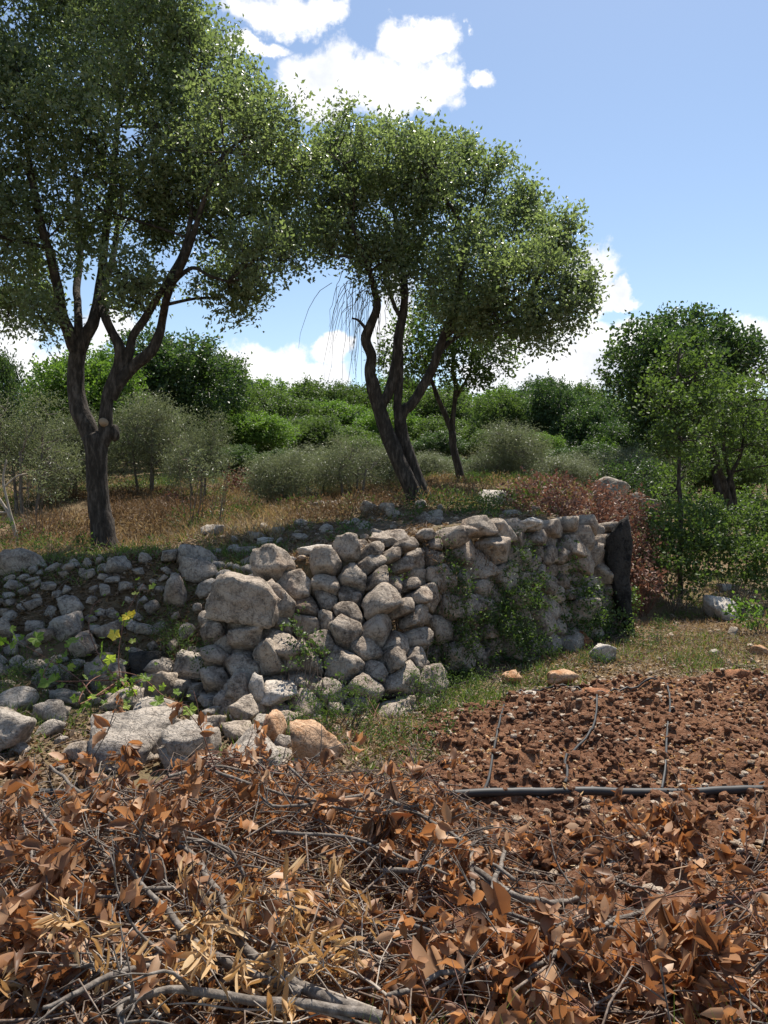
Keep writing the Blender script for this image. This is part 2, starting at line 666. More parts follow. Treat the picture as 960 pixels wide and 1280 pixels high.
def mat_stone(name, dark, mid, light, stain=(0.25, 0.13, 0.06), stain_amt=0.25, scale=1.0):
    m, t_, o = new_mat(name)
    geo = t_.new('ShaderNodeNewGeometry')
    oi = t_.new('ShaderNodeObjectInfo')
    pos = geo.outputs['Position']
    a = t_.noise(pos, 7 * scale, 8, 0.68, dist=0.4)
    b = t_.noise(pos, 38 * scale, 6, 0.7)
    s = t_.math('ADD', t_.math('MULTIPLY', a, 0.65), t_.math('MULTIPLY', b, 0.35))
    s = t_.math('ADD', s, t_.math('MULTIPLY', t_.math('SUBTRACT', geo.outputs['Random Per Island'], 0.5), 0.10))
    c = t_.ramp(s, [(0.36, dark), (0.46, mid), (0.55, light), (0.66, tuple(min(1, q * 1.15) for q in light))])
    pit = t_.smooth(t_.noise(pos, 75 * scale, 4, 0.7), 0.56, 0.66)
    c = t_.mix(t_.math('MULTIPLY', pit, 0.55), c, dark)
    lich = t_.smooth(t_.noise(t_.vmath('ADD', pos, (3.1, 7.7, 1.2)), 14 * scale, 6, 0.7), 0.54, 0.62)
    c = t_.mix(t_.math('MULTIPLY', lich, 0.35), c, tuple(q * .45 for q in mid))
    st = t_.smooth(t_.noise(pos, 3.1 * scale, 5, 0.6), 0.52, 0.68)
    c = t_.mix(t_.math('MULTIPLY', st, stain_amt), c, stain)
    v = t_.new('ShaderNodeTexVoronoi', feature='DISTANCE_TO_EDGE')
    v.inputs['Scale'].default_value = 9 * scale
    t_.link(t_.vmath('ADD', pos, t_.vmath('SCALE', t_.noise(pos, 8, 4, .6, 'Color'), scale=0.12)), v.inputs['Vector'])
    crack = t_.smooth(v.outputs['Distance'], 0.0, 0.035)
    c = t_.mix(t_.math('MULTIPLY', t_.math('SUBTRACT', 1.0, crack), t_.math('MULTIPLY', a, 0.35)), c, dark)
    p = t_.new('ShaderNodeBsdfPrincipled')
    t_.link(c, p.inputs['Base Color'])
    p.inputs['Roughness'].default_value = 0.92
    p.inputs['Specular IOR Level'].default_value = 0.15
    bp = t_.new('ShaderNodeBump')
    bp.inputs['Strength'].default_value = 1.0
    bp.inputs['Distance'].default_value = 0.055
    hgt = t_.math('SUBTRACT', t_.math('ADD', t_.math('MULTIPLY', s, 1.0), t_.math('MULTIPLY', crack, 0.10)), t_.math('MULTIPLY', pit, .08))
    t_.link(hgt, bp.inputs['Height'])
    t_.link(bp.outputs[0], p.inputs['Normal'])
    t_.link(p.outputs[0], o.inputs['Surface'])
    return m


def mat_ground(name, stops, fine, bump=0.6, bd=0.03, big=0.35):
    m, t_, o = new_mat(name)
    geo = t_.new('ShaderNodeNewGeometry')
    pos = geo.outputs['Position']
    a = t_.noise(pos, big, 5, 0.6)
    b = t_.noise(pos, 5.5, 6, 0.65)
    c_ = t_.noise(pos, 45.0, 5, 0.7)
    s = t_.math('ADD', t_.math('MULTIPLY', a, 0.5), t_.math('ADD', t_.math('MULTIPLY', b, 0.3), t_.math('MULTIPLY', c_, 0.2)))
    c = t_.ramp(s, stops)
    c = t_.mix(t_.math('MULTIPLY', t_.smooth(c_, 0.5, 0.62), 0.5), c, fine)
    p = t_.new('ShaderNodeBsdfPrincipled')
    t_.link(c, p.inputs['Base Color'])
    p.inputs['Roughness'].default_value = 0.95
    p.inputs['Specular IOR Level'].default_value = 0.1
    bp = t_.new('ShaderNodeBump')
    bp.inputs['Strength'].default_value = bump
    bp.inputs['Distance'].default_value = bd
    t_.link(t_.math('ADD', b, c_), bp.inputs['Height'])
    t_.link(bp.outputs[0], p.inputs['Normal'])
    t_.link(p.outputs[0], o.inputs['Surface'])
    return m


def mat_plain(name, col, rough=0.5, spec=0.4, var=0.25, scale=20):
    m, t_, o = new_mat(name)
    geo = t_.new('ShaderNodeNewGeometry')
    a = t_.noise(geo.outputs['Position'], scale, 5, 0.6)
    c = t_.mix(t_.math('MULTIPLY', a, var * 2), col, tuple(q * 0.45 + 0.05 for q in col))
    p = t_.new('ShaderNodeBsdfPrincipled')
    t_.link(c, p.inputs['Base Color'])
    p.inputs['Roughness'].default_value = rough
    p.inputs['Specular IOR Level'].default_value = spec
    t_.link(p.outputs[0], o.inputs['Surface'])
    return m


M = {}
M['ground'] = mat_ground('ground', [(0.30, (.055, .060, .028)), (0.42, (.10, .085, .045)), (0.50, (.16, .115, .065)), (0.60, (.13, .085, .05)), (0.75, (.22, .165, .10))], (.20, .15, .09))
M['soil'] = mat_ground('soil', [(0.32, (.055, .026, .015)), (0.46, (.12, .055, .030)), (0.56, (.18, .086, .045)), (0.70, (.27, .15, .085))], (.28, .18, .12), bump=0.9, bd=0.02, big=1.2)
M['stone'] = mat_stone('limestone', (.058, .046, .036), (.21, .17, .135), (.42, .35, .28), stain=(.30, .19, .12), stain_amt=0.35)
M['stone_grey'] = mat_stone('grey_limestone', (.062, .053, .044), (.22, .19, .16), (.42, .365, .305), stain_amt=0.12)
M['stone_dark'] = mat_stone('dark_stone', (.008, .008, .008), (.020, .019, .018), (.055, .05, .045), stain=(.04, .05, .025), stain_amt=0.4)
M['stone_orange'] = mat_stone('orange_limestone', (.18, .085, .04), (.42, .23, .12), (.58, .38, .24), stain=(.36, .14, .05), stain_amt=0.6)
M['stone_red'] = mat_stone('red_stone', (.09, .035, .02), (.22, .09, .045), (.36, .17, .09), stain=(.2, .07, .03), stain_amt=0.6)
M['stone_white'] = mat_stone('white_limestone', (.20, .17, .14), (.40, .355, .30), (.58, .52, .45), stain=(.42, .30, .2), stain_amt=0.3)
M['gravel'] = mat_stone('pale_gravel', (.24, .16, .10), (.40, .30, .21), (.56, .46, .36), stain=(.4, .22, .12), stain_amt=0.4, scale=2)
M['bark'] = mat_bark('bark', (.018, .015, .012), (.055, .045, .037), (.15, .125, .105), bump=1.0)
M['bark_grey'] = mat_bark('grey_bark', (.075, .062, .052), (.17, .145, .122), (.30, .265, .23), scale=2.0, bump=0.35)
M['bark_pale'] = mat_bark('pale_wood', (.22, .18, .14), (.36, .31, .26), (.52, .47, .41), scale=1.6, bump=0.3)
M['twig'] = mat_bark('twig_bark', (.08, .055, .04), (.18, .135, .105), (.32, .27, .23), scale=2.5, bump=0.2)
M['twig_red'] = mat_bark('red_twig', (.10, .045, .03), (.20, .10, .07), (.32, .20, .15), scale=2.5, bump=0.2)
M['leaf_oak'] = mat_leaf('oak_leaf', [(.085, .108, .062), (.125, .158, .084), (.17, .205, .11), (.24, .27, .16)], 0.48, 0.36, 0.65, tcol=(1.45, 1.6, .8))
M['leaf_dark'] = mat_leaf('dark_leaf', [(.028, .052, .022), (.045, .078, .030), (.065, .10, .036), (.095, .135, .046)], 0.36, 0.45, 0.4)
M['leaf_mid'] = mat_leaf('mid_leaf', [(.042, .066, .022), (.068, .10, .032), (.09, .13, .04), (.12, .165, .05)], 0.4, 0.5, 0.3)
M['leaf_bright'] = mat_leaf('bright_leaf', [(.055, .10, .022), (.085, .145, .03), (.12, .19, .04), (.17, .24, .055)], 0.38, 0.5, 0.3)
M['leaf_olive'] = mat_leaf('olive_leaf', [(.10, .115, .068), (.14, .155, .095), (.18, .195, .125), (.25, .26, .185)], 0.34, 0.42, 0.4, tcol=(1.2, 1.3, .8))
M['leaf_brown'] = mat_leaf('brown_leaf', [(.085, .050, .034), (.185, .096, .052), (.33, .172, .085), (.47, .285, .16), (.62, .46, .31)], 0.36, 0.5, 0.35, tcol=(1.3, .95, .6), pscale=2.5)
M['leaf_pale'] = mat_leaf('pale_brown_leaf', [(.18, .085, .045), (.34, .185, .095), (.50, .31, .18), (.64, .47, .33)], 0.36, 0.45, 0.4, tcol=(1.3, 1.0, .65), pscale=2.5)
M['leaf_rust'] = mat_leaf('rust_leaf', [(.08, .052, .030), (.14, .092, .052), (.22, .145, .085), (.32, .235, .155)], 0.22, 0.6, 0.2, tcol=(1.15, 1.0, .75))
M['leaf_tan'] = mat_leaf('tan_leaf', [(.28, .15, .06), (.42, .25, .11), (.54, .36, .18), (.66, .50, .30)], 0.30, 0.5, 0.35, tcol=(1.2, 1.05, .75), pscale=2.5)
M['leaf_red'] = mat_leaf('red_dead_leaf', [(.09, .043, .033), (.15, .077, .055), (.23, .13, .095), (.32, .21, .155)], 0.25, 0.55, 0.25, tcol=(1.15, .9, .75))
M['leaf_weed'] = mat_leaf('weed_leaf', [(.030, .055, .018), (.055, .090, .026), (.085, .125, .036), (.14, .17, .06)], 0.35, 0.5, 0.3)
M['leaf_yellow'] = mat_leaf('yellow_leaf', [(.50, .40, .03), (.62, .50, .05), (.70, .60, .10)], 0.45, 0.5, 0.3, tcol=(1.3, 1.2, .5))
M['leaf_vine'] = mat_leaf('vine_leaf', [(.09, .15, .025), (.16, .24, .04), (.24, .32, .06), (.42, .42, .10)], 0.45, 0.5, 0.3)
M['grass_dry'] = mat_leaf('dry_grass', [(.13, .09, .05), (.21, .155, .09), (.30, .235, .145), (.40, .33, .22)], 0.35, 0.6, 0.2, tcol=(1.3, 1.1, .7))
M['grass_green'] = mat_leaf('green_grass', [(.045, .075, .02), (.08, .12, .03), (.13, .17, .045), (.24, .25, .09)], 0.35, 0.55, 0.3)
M['pipe'] = mat_plain('black_plastic', (.022, .021, .020), 0.55, 0.35, 0.35, 9)
M['cut'] = mat_plain('cut_wood', (.34, .25, .17), 0.8, 0.1, 0.25, 30)


# ------------------------------------------------------------------ ground
def build_ground():
    u = np.linspace(-4.75, 4.75, 430)
    xs = 4.2 * np.sinh(u)
    v = np.linspace(-2.7, 4.85, 430)
    ys = 6.5 + 4.2 * np.sinh(v)
    X, Y = np.meshgrid(xs, ys)
    Z = H(X, Y)
    n, m = X.shape
    V = np.stack([X, Y, Z], -1).reshape(-1, 3)
    i = np.arange(n - 1)[:, None] * m + np.arange(m - 1)[None, :]
    Q = np.stack([i, i + 1, i + m + 1, i + m], -1).reshape(-1, 4)
    o = add_obj('ground', mesh_from('ground', V, [Q]), M['ground'])
    tag(o, kind='structure')


def soil_w(x, y):
    xl = np.interp(y, [1.0, 3.5, 4.8, 5.6, 6.4], [-.2, 0.0, 0.1, 0.35, 1.0])
    yt = 6.35 + 0.10 * x
    p = np.stack([x, y, np.zeros_like(x)], -1)
    j = (fbm(p * 2.5, 3, 41) - .5) * 0.6
    return sm(x + j, xl, xl + .25) * sm(y + j, yt + .15, yt - .2)


def soil_z(x, y):
    p = np.stack([x, y, np.zeros_like(x)], -1)
    c1 = np.abs(fbm(p * 5, 3, 31) - .5) * 2
    c2 = np.abs(fbm(p * 13, 3, 33) - .5) * 2
    c3 = fbm(p * 30, 2, 35)
    ws = soil_w(x, y)
    return H(x, y) + ws * (0.008 + 0.15 * c1 + 0.03 * c2 + 0.02 * c3) - (1 - ws) * 0.06


def build_soil():
    xs = np.arange(-0.6, 6.6, 0.019)
    ys = np.arange(2.2, 7.6, 0.019)
    X, Y = np.meshgrid(xs, ys)
    Z = soil_z(X, Y)
    n, m = X.shape
    V = np.stack([X, Y, Z], -1).reshape(-1, 3)
    i = np.arange(n - 1)[:, None] * m + np.arange(m - 1)[None, :]
    Q = np.stack([i, i + 1, i + m + 1, i + m], -1).reshape(-1, 4)
    o = add_obj('ploughed_soil', mesh_from('ploughed_soil', V, [Q]), M['soil'])
    tag(o, kind='structure')


build_ground()
build_soil()


def scatter_rocks(mb, pts, sizes, protos, flat=0.7):
    for p, s in zip(pts, sizes):
        V, f = protos[rng.integers(len(protos))]
        a = rng.uniform(0, 2 * math.pi)
        b = rng.normal() * 0.3
        ca, sa, cb, sb = math.cos(a), math.sin(a), math.cos(b), math.sin(b)
        q = V * np.array([1, rng.uniform(.6, .95), rng.uniform(.45, flat)]) * s
        q = np.stack([q[:, 0], q[:, 1] * cb - q[:, 2] * sb, q[:, 1] * sb + q[:, 2] * cb], -1)
        q = np.stack([q[:, 0] * ca - q[:, 1] * sa, q[:, 0] * sa + q[:, 1] * ca, q[:, 2]], -1)
        mb.add(q + p, f)


PR2 = [rock(100 + i, 2, amp=.28) for i in range(8)]
PR1 = [rock(130 + i, 1, amp=.15) for i in range(8)]

# soil clods and gravel
n = 26000
x = rng.uniform(0, 5.2, n)
y = 3.2 + 3.4 * rng.uniform(0, 1, n)
k = soil_w(x, y) > 0.6
x, y = x[k], y[k]
mb = MB()
s = 0.003 + 0.034 * rng.uniform(0, 1, len(x)) ** 5
scatter_rocks(mb, np.stack([x, y, soil_z(x, y) + s * .2], -1), s, PR2, .95)
tag(mb.build('soil_clods', M['soil'], smooth=False), 'red brown crumbly clods of ploughed earth', 'soil clods', kind='stuff')
n = 9500
x = rng.uniform(0, 6, n)
y = 3.1 + 4.2 * rng.uniform(0, 1, n)
k = (x > 0.15) & (edge_sd(x, y)[0] < -0.5)
x, y = x[k], y[k]
mb = MB()
s = 0.004 + 0.024 * rng.uniform(0, 1, len(x)) ** 4
z = np.maximum(soil_z(x, y), H(x, y))
scatter_rocks(mb, np.stack([x, y, z + s * .45], -1), s, PR2, .6)
n = 2600   # pebbles over terrace, bank and the track on the right
x = rng.uniform(-6, 8, n)
y = rng.uniform(5, 14, n)
k = ((edge_sd(x, y)[0] > -1.2) & (x < 1)) | ((edge_sd(x, y)[0] < -0.3) & (x > 2.5) & (y > 6.5)) | ((edge_sd(x, y)[0] > 0.1) & (y < 11))
x, y = x[k], y[k]
s = 0.012 + 0.04 * rng.uniform(0, 1, len(x)) ** 3
scatter_rocks(mb, np.stack([x, y, H(x, y) + s * .2], -1), s, PR2, .6)
tag(mb.build('gravel', M['gravel'], smooth=False), 'small pale stones strewn over the soil and the terrace', 'gravel', kind='stuff')


# ------------------------------------------------------------------ dry stone wall
def poly_eval(pts, t):
    pts = np.asarray(pts)
    d = np.concatenate([[0], np.cumsum(np.linalg.norm(np.diff(pts, axis=0), axis=1))])
    return np.stack([np.interp(t, d / d[-1], pts[:, i]) for i in range(3)], -1), d[-1]


wall = empty('dry_stone_wall', (0.6, 7.0, 0), 'rough grey dry stone retaining wall holding up the terrace', 'wall')
WOFF = np.array([0.6, 7.0, 0])
wall_stones = []


def wall_section(base, top, density, seed, elong=1.45, dmin=.8, jit=.09, hscale=None):
    rs = np.random.default_rng(seed)
    base = A3(base)
    top = A3(top)
    _, Lb = poly_eval(base, 0.5)
    hgt = np.linalg.norm(poly_eval(base, np.array([.5]))[0] - poly_eval(top, np.array([.5]))[0])
    # dart throwing with varying radius
    pts, rad = [], []
    for k in range(16000):
        q = np.array([rs.uniform(-.03, 1.03) * Lb, rs.uniform(-.02, 1.0) * hgt])
        big = vnoise(np.array([q[0] * 2.2, q[1] * 2.2, seed * 1.7]), seed)
        r = density * (0.45 + 1.35 * big ** 1.5 * rs.uniform(0.45, 1.25))
        if pts:
            pp = np.array(pts)
            d = np.hypot((pp[:, 0] - q[0]) / elong, pp[:, 1] - q[1])
            if (d < 0.5 * (np.array(rad) + r) * 1.35).any():
                continue
        pts.append(q)
        rad.append(r)
    pts, rad = np.array(pts), np.array(rad)
    for i, q in enumerate(pts):
        d = pts - q
        dist = np.linalg.norm(d, axis=1)
        nb = np.argsort(dist)[1:20]
        # power-diagram like split: larger stones take more
        w_ = np.clip(rad[i] / (rad[i] + rad[nb]), .32, .68)
        n2 = d[nb] / dist[nb][:, None]
        dd = dist[nb] * w_ * 0.965
        nn = np.zeros((len(nb), 3))
        nn[:, 0] = n2[:, 0]
        nn[:, 2] = n2[:, 1]
        nn[:, 1] = rs.normal(size=len(nb)) * 0.12
        nn = norm(nn)
        dep = rad[i] * rs.uniform(.55, .95) + 0.03
        fr = norm(np.array([[rs.normal() * .32, -1, rs.normal() * .3 + .1], [0, 1, 0], [rs.normal() * .9, -1, rs.normal() * .7], [rs.normal() * 1.1, -1, rs.normal() * 1.1]]))
        fd = np.array([dep, dep * 1.2, dep * rs.uniform(.9, 1.2), dep * rs.uniform(.95, 1.3)])
        lim = norm(np.array([[1, 0, .1], [-1, 0, -.1], [.1, 0, 1], [-.1, 0, -1], [1, 0, 1], [-1, 0, 1], [1, 0, -1], [-1, 0, -1]], float))
        ld = rad[i] * np.array([1.6, 1.6, 1.2, 1.2, 1.5, 1.5, 1.5, 1.5]) * rs.uniform(.85, 1.15, 8) * (.62 if (q[0] < .15 or q[0] > Lb - .15 or q[1] < .1 or q[1] > hgt - .16) else 1.0)
        V, f = rock_verts(np.vstack([nn, fr, lim]), np.concatenate([dd, fd, ld]), 4 if rad[i] > .12 else 3, 70)
        nzv = V / max(rad[i], .02) * 1.1 + i * 5.7
        V = V + norm(V) * ((fbm(nzv, 5, seed + 7, .6) - .5) * rad[i] * .40 + craggy(nzv * 1.7, seed + 3, 4) * rad[i] * .11)[:, None]
        # local frame on the wall
        tpar = np.clip(q[0] / Lb, 0, 1)
        b0, _ = poly_eval(base, np.array([tpar]))
        t0, _ = poly_eval(top, np.array([tpar]))
        b1, _ = poly_eval(base, np.array([min(tpar + .03, 1.0)]))
        b2, _ = poly_eval(base, np.array([max(tpar - .03, 0.0)]))
        tang = (b1 - b2)[0]
        tang[2] = 0
        tang = tang / np.linalg.norm(tang)
        upv = (t0 - b0)[0]
        hh = np.linalg.norm(upv)
        upn = upv / hh
        nin = np.cross(upn, tang)
        nin = nin / np.linalg.norm(nin)
        if nin[1] < 0:
            nin = -nin
        c = b0[0] + upv * (q[1] / hgt) - nin * (rs.normal() * jit * rad[i] * 3) + tang * (q[0] - tpar * Lb)
        W_ = c + V[:, 0:1] * tang + V[:, 1:2] * nin + V[:, 2:3] * upn
        wall_stones.append((rad[i], W_, f, c))


BASE_A = [(285, 905, 5.75), (340, 905, 5.75), (400, 905, 5.75), (490, 905, 5.75), (530, 885, 6.1)]
TOP_A = [(268, 752, 6.45), (345, 712, 6.7), (400, 697, 6.75), (460, 683, 6.75), (508, 673, 6.85)]
BASE_B = [(500, 865, 6.9), (570, 856, 7.05), (640, 838, 7.5), (700, 820, 8.0), (772, 795, 8.95)]
TOP_B = [(480, 673, 7.15), (570, 662, 7.4), (640, 652, 7.9), (700, 655, 8.4), (755, 660, 9.1)]
wall_section(BASE_A, TOP_A, 0.125, 3)
wall_section(BASE_B, TOP_B, 0.135, 8)
wall_stones.sort(key=lambda s_: -s_[0])
for k, (r_, V, f, c) in enumerate(wall_stones[:98]):
    me = mesh_from('stone', V - c, [f])
    o = add_obj('stone', me, M['stone'], wall, c - WOFF)
mb = MB()
for (r_, V, f, c) in wall_stones[98:]:
    mb.add(V - WOFF, f)
o = mb.build('packing_stone', M['stone'], wall)
tag(o, kind='stuff')

# ------------------------------------------------------------------ trees
def blob_sprays(blobs, dens, gapf=1.3, gap=0.30, seed=0, shell=0.5):
    """spray origins and outward axes inside a union of ellipsoids; dens = sprays per m^2 of blob surface"""
    P_, A_ = [], []
    for c, r in blobs:
        c = np.asarray(c, float)
        r = np.asarray(r, float) * np.ones(3)
        n = int(dens * 4 * math.pi * (r.mean() ** 2)) + 3
        d = rdirs(n)
        # lumpy radius
        lump = 0.66 + 0.68 * fbm(d * 2.4 + c * 1.3, 3, seed)
        q = (shell + (1 - shell) * rng.uniform(0, 1, n) ** 0.55)
        p = c + d * r * (q * lump)[:, None]
        P_.append(p)
        A_.append(norm(d / r))
    P_ = np.concatenate(P_)
    A_ = np.concatenate(A_)
    g = fbm(P_ * gapf, 3, seed + 4)
    k = g > gap + rng.uniform(-.05, .05, len(P_))
    return P_[k], A_[k]


def add_shoots(blobs, n_, size, seed=0):
    rs = np.random.default_rng(seed)
    o_ = []
    for k_ in range(n_ * 6):
        if len(o_) >= n_:
            break
        c, r = blobs[rs.integers(len(blobs))]
        d = norm(rs.normal(size=3) + np.array([0, 0, .7]))
        p = c + d * r * .98
        if any((((p - c2) / r2) ** 2).sum() < .85 for c2, r2 in blobs):
            continue
        for j in range(3):
            o_.append((p + (d + np.array([0, 0, .5])) * size * .55 * j + rs.normal(size=3) * size * .2, np.ones(3) * size * (.62 - .14 * j)))
    return o_


def spray_leaves(mb, p, a, m, L, Wd, sl_, T=LEAF4, up=0.25, droop=0.0, spread=0.9):
    """m leaves round every spray axis of length sl_"""
    n = len(p)
    a = norm(a + np.array([0, 0, up]) + rng.normal(size=a.shape) * 0.35)
    pp = np.repeat(p, m, 0)
    aa = np.repeat(a, m, 0)
    tt = rng.uniform(0, 1, n * m)[:, None]
    off = rdirs(n * m) * (rng.uniform(0, 1, n * m) ** 0.6)[:, None] * sl_ * 0.42
    pos = pp + aa * tt * sl_ + off
    d = norm(aa * 0.5 + rdirs(n * m) * spread + np.array([0, 0, -droop]))
    nr = norm(rdirs(n * m) + np.array([0, 0, 0.7]))
    s_ = rng.uniform(.65, 1.25, n * m)
    add_leaves(mb, pos, d, nr, L * s_, Wd * s_, T)
    return a


def connect(nodes, rads, target, r_end=0.012, frac=0.55, sag=0.0):
    """curved branch from the nearest limb node to a target"""
    nodes = np.asarray(nodes)
    d = np.linalg.norm(nodes - target, axis=1) + np.maximum(0, nodes[:, 2] - target[2] + 0.1) * 1.5
    i = int(np.argmin(d))
    a = nodes[i]
    r0 = max(min(rads[i] * frac, 0.02 + 0.03 * np.linalg.norm(target - a)), r_end * 1.3)
    mid = (a + target) / 2 + rng.normal(size=3) * 0.10 * np.linalg.norm(target - a) + np.array([0, 0, -sag])
    return spline([a, mid, target], [r0, (r0 + r_end) / 2, r_end], 4)


def make_tree(name, base, limbs, blobs, leaf, bark, dens, m, L, Wd, sl_, label, cat='tree', group=None, T=LEAF4,
              gap=0.30, gapf=1.3, seed=0, nside=10, twig_every=6, shell=0.5, up=0.25, sub=4, own_limbs=False, droop=0.0, blobs2=None):
    """limbs: list of (points, radii) in world space, the first is the trunk; blobs in world space"""
    base = np.asarray(base, float)
    root = empty(name, base, label, cat, group)
    tr = MB()
    nodes, rads = [], []
    for k, (pts, rad) in enumerate(limbs):
        p, r = spline(pts, rad, 6)
        if len(p) > 6:
            w_ = np.stack([fbm(p * 2.1 + 9 * k, 2, 71) - .5, fbm(p * 2.1 + 9 * k, 2, 72) - .5, np.zeros(len(p))], -1) * np.minimum(r, .06)[:, None] * 1.2
            w_[:2] = 0
            p = p + w_
        if k == 0 or not own_limbs:
            add_tube(tr, p - base, r, nside, 0.16, k)
        else:
            q = MB()
            add_tube(q, p - base, r, nside, 0.16, k)
            q.build('limb', bark, root)
        s0 = 0 if k else len(p) // 2
        nodes.append(p[s0:])
        rads.append(r[s0:])
    nodes = np.concatenate(nodes)
    rads = np.concatenate(rads)
    n2, r2 = [nodes], [rads]
    for c, r in blobs:
        p, rr = connect(nodes, rads, np.asarray(c, float))
        add_tube(tr, p - base, rr, 6)
        n2.append(p)
        r2.append(rr)
        rm = np.mean(r)
        for j in range(sub):
            tg = np.asarray(c) + rdirs(1)[0] * rm * 0.75
            q, qr = connect(p, rr, tg, 0.006, 0.6)
            add_tube(tr, q - base, qr, 4)
            n2.append(q)
            r2.append(qr)
    allp = np.concatenate(n2)
    sp, sa = blob_sprays(list(blobs) + list(blobs2 or []), dens, gapf, gap, seed, shell)
    cr = MB()
    a = spray_leaves(cr, sp - base, sa, m, L, Wd, sl_, T, up, droop)
    tg = sp[::twig_every]
    if len(tg):
        st = np.empty_like(tg)
        for s_ in range(0, len(tg), 2000):
            dd = ((tg[s_:s_ + 2000, None, :] - allp[None]) ** 2).sum(-1)
            st[s_:s_ + 2000] = allp[np.argmin(dd, 1)]
        ok = np.linalg.norm(st - tg, axis=1) < 0.9
        st, tg = st[ok], tg[ok]
        mid = (st + tg) / 2 + rng.normal(size=st.shape) * 0.04
        pts = np.stack([st, mid, tg + norm(tg - st) * sl_ * .6], 1) - base
        rr = np.tile(np.array([[.006, .004, .002]]), (len(pts), 1)) * (1 + L * 3)
        add_twigs(tr, pts, rr, 3)
    tr.build('trunk', bark, root)
    cr.build('crown', leaf, root, smooth=False)
    return root


def px_line(lst, D, w0=None):
    """[(px,py,width_px[,dD])] -> points, radii"""
    pts, rad = [], []
    for q in lst:
        d = D + (q[3] if len(q) > 3 else 0)
        pts.append(P(q[0], q[1], d))
        rad.append(q[2] * 0.5 / F * d)
    return np.array(pts), np.array(rad)


def px_blobs(lst, D, sy=1.0, k=1.0):
    o = []
    for q in lst:
        d = D + (q[3] if len(q) > 3 else rng.uniform(-.9, .9))
        r = q[2] / F * d * k
        o.append((P(q[0], q[1], d), np.array([r, r * sy, r * (q[4] if len(q) > 4 else 0.9)])))
    return o


def ground_at(px, D):
    x = (px - CX) / F * D
    return np.array([x, D, float(H(np.array([x]), np.array([D]))[0])])


# --- left tree
D1 = 9.5
g1 = ground_at(132, D1)
tr = px_line([(132, 700, 52), (131, 688, 38), (129, 672, 31), (124, 630, 26), (121, 590, 25), (121, 562, 27), (118, 545, 26)], D1)
tr[0][0][2] = g1[2] - 0.1
limbs1 = [tr,
          px_line([(118, 554, 24), (108, 530, 24), (98, 510, 23), (93, 486, 21), (93, 460, 20), (97, 434, 19)], D1),
          px_line([(97, 440, 20), (88, 415, 16), (80, 395, 14), (70, 350, 12, -.2), (58, 300, 10, -.4), (40, 230, 8, -.6), (30, 150, 5, -.6)], D1),
          px_line([(97, 440, 20), (106, 420, 17), (117, 400, 14), (124, 360, 12, .2), (130, 305, 10, .4), (140, 230, 8, .6), (150, 120, 5, .7)], D1),
          px_line([(98, 430, 12), (99, 400, 10), (97, 360, 9, .5), (100, 300, 7, .8), (95, 220, 6, 1)], D1),
          px_line([(123, 564, 20), (134, 544, 18), (134, 525, 17), (136, 500, 15), (141, 479, 14), (147, 455, 13), (149, 436, 14), (140, 415, 11), (132, 395, 11), (130, 370, 9, .3), (138, 330, 8, .5), (150, 270, 6, .8)], D1),
          px_line([(140, 490, 14), (150, 470, 13), (160, 446, 11), (166, 420, 10), (182, 398, 10), (200, 365, 8, -.2), (228, 315, 7, -.4), (240, 260, 5, -.5)], D1),
          px_line([(138, 498, 16), (150, 475, 16), (166, 458, 15), (190, 440, 14), (199, 420, 12), (203, 398, 10), (213, 360, 9, -.3), (235, 310, 8, -.6), (255, 250, 6, -.8), (280, 190, 4, -.9)], D1),
          px_line([(215, 355, 6, -.3), (240, 335, 5, -.3), (262, 345, 4, -.3), (285, 352, 3, -.2)], D1),
          px_line([(80, 400, 8), (62, 385, 6, .3), (45, 380, 5, .5), (25, 370, 4, .6)], D1),
          ]
blobs1 = px_blobs([(60, 60, 100), (170, 70, 85), (-40, 150, 100), (50, 170, 105), (165, 170, 100), (262, 100, 52), (275, 185, 70), (325, 225, 48),
                   (347, 285, 34), (322, 322, 32), (292, 348, 26), (240, 262, 55), (150, 270, 48), (60, 290, 55), (0, 330, 55), (-45, 280, 80), (38, 378, 26),
                   (160, 345, 24), (170, 372, 20), (335, 165, 34), (100, -60, 110), (0, -40, 100), (195, 0, 62), (-120, 60, 100), (-110, 200, 90), (345, 205, 32),
                   (300, 280, 40), (100, 240, 60), (225, 130, 60), (10, 390, 24), (55, 402, 18), (305, 368, 14), (272, 372, 14), (355, 318, 22), (220, 215, 55), (310, 130, 34), (240, 70, 34)], D1, 1.15, .87)
make_tree('oak_tree', g1, limbs1, blobs1, M['leaf_oak'], M['bark'], 76, 14, 0.062, 0.034, 0.26,
          'large dark leafy tree with a single forked trunk on the left of the terrace', 'tree', seed=1, gap=0.405, gapf=1.9, sub=8, nside=14, own_limbs=True, blobs2=add_shoots(blobs1, 260, .15, 1))
tree1 = [o for o in SC.objects if o.name == 'oak_tree'][0]
# sawn-off branch scar on the left tree's fork
V, f = ico(2)
cp = P(128, 527, D1 - 0.135)
mbs = MB()
add_tube(mbs, np.array([cp + (0, .10, -.02), cp + (0, 0.02, 0), cp]) - g1, np.array([.062, .05, .046]), 12)
o = mbs.build('branch_stub', M['cut'], tree1)
o['label'] = 'pale round scar of a sawn-off branch'
mbs = MB()
kn = P(143, 541, D1)
Vk, fk = ico(3)
Vk = Vk * (.8 + .45 * fbm(Vk * 2.2, 3, 7))[:, None] * np.array([.06, .07, .10])
mbs.add(Vk + kn - g1, fk)
mbs.build('knot', M['bark'], tree1)

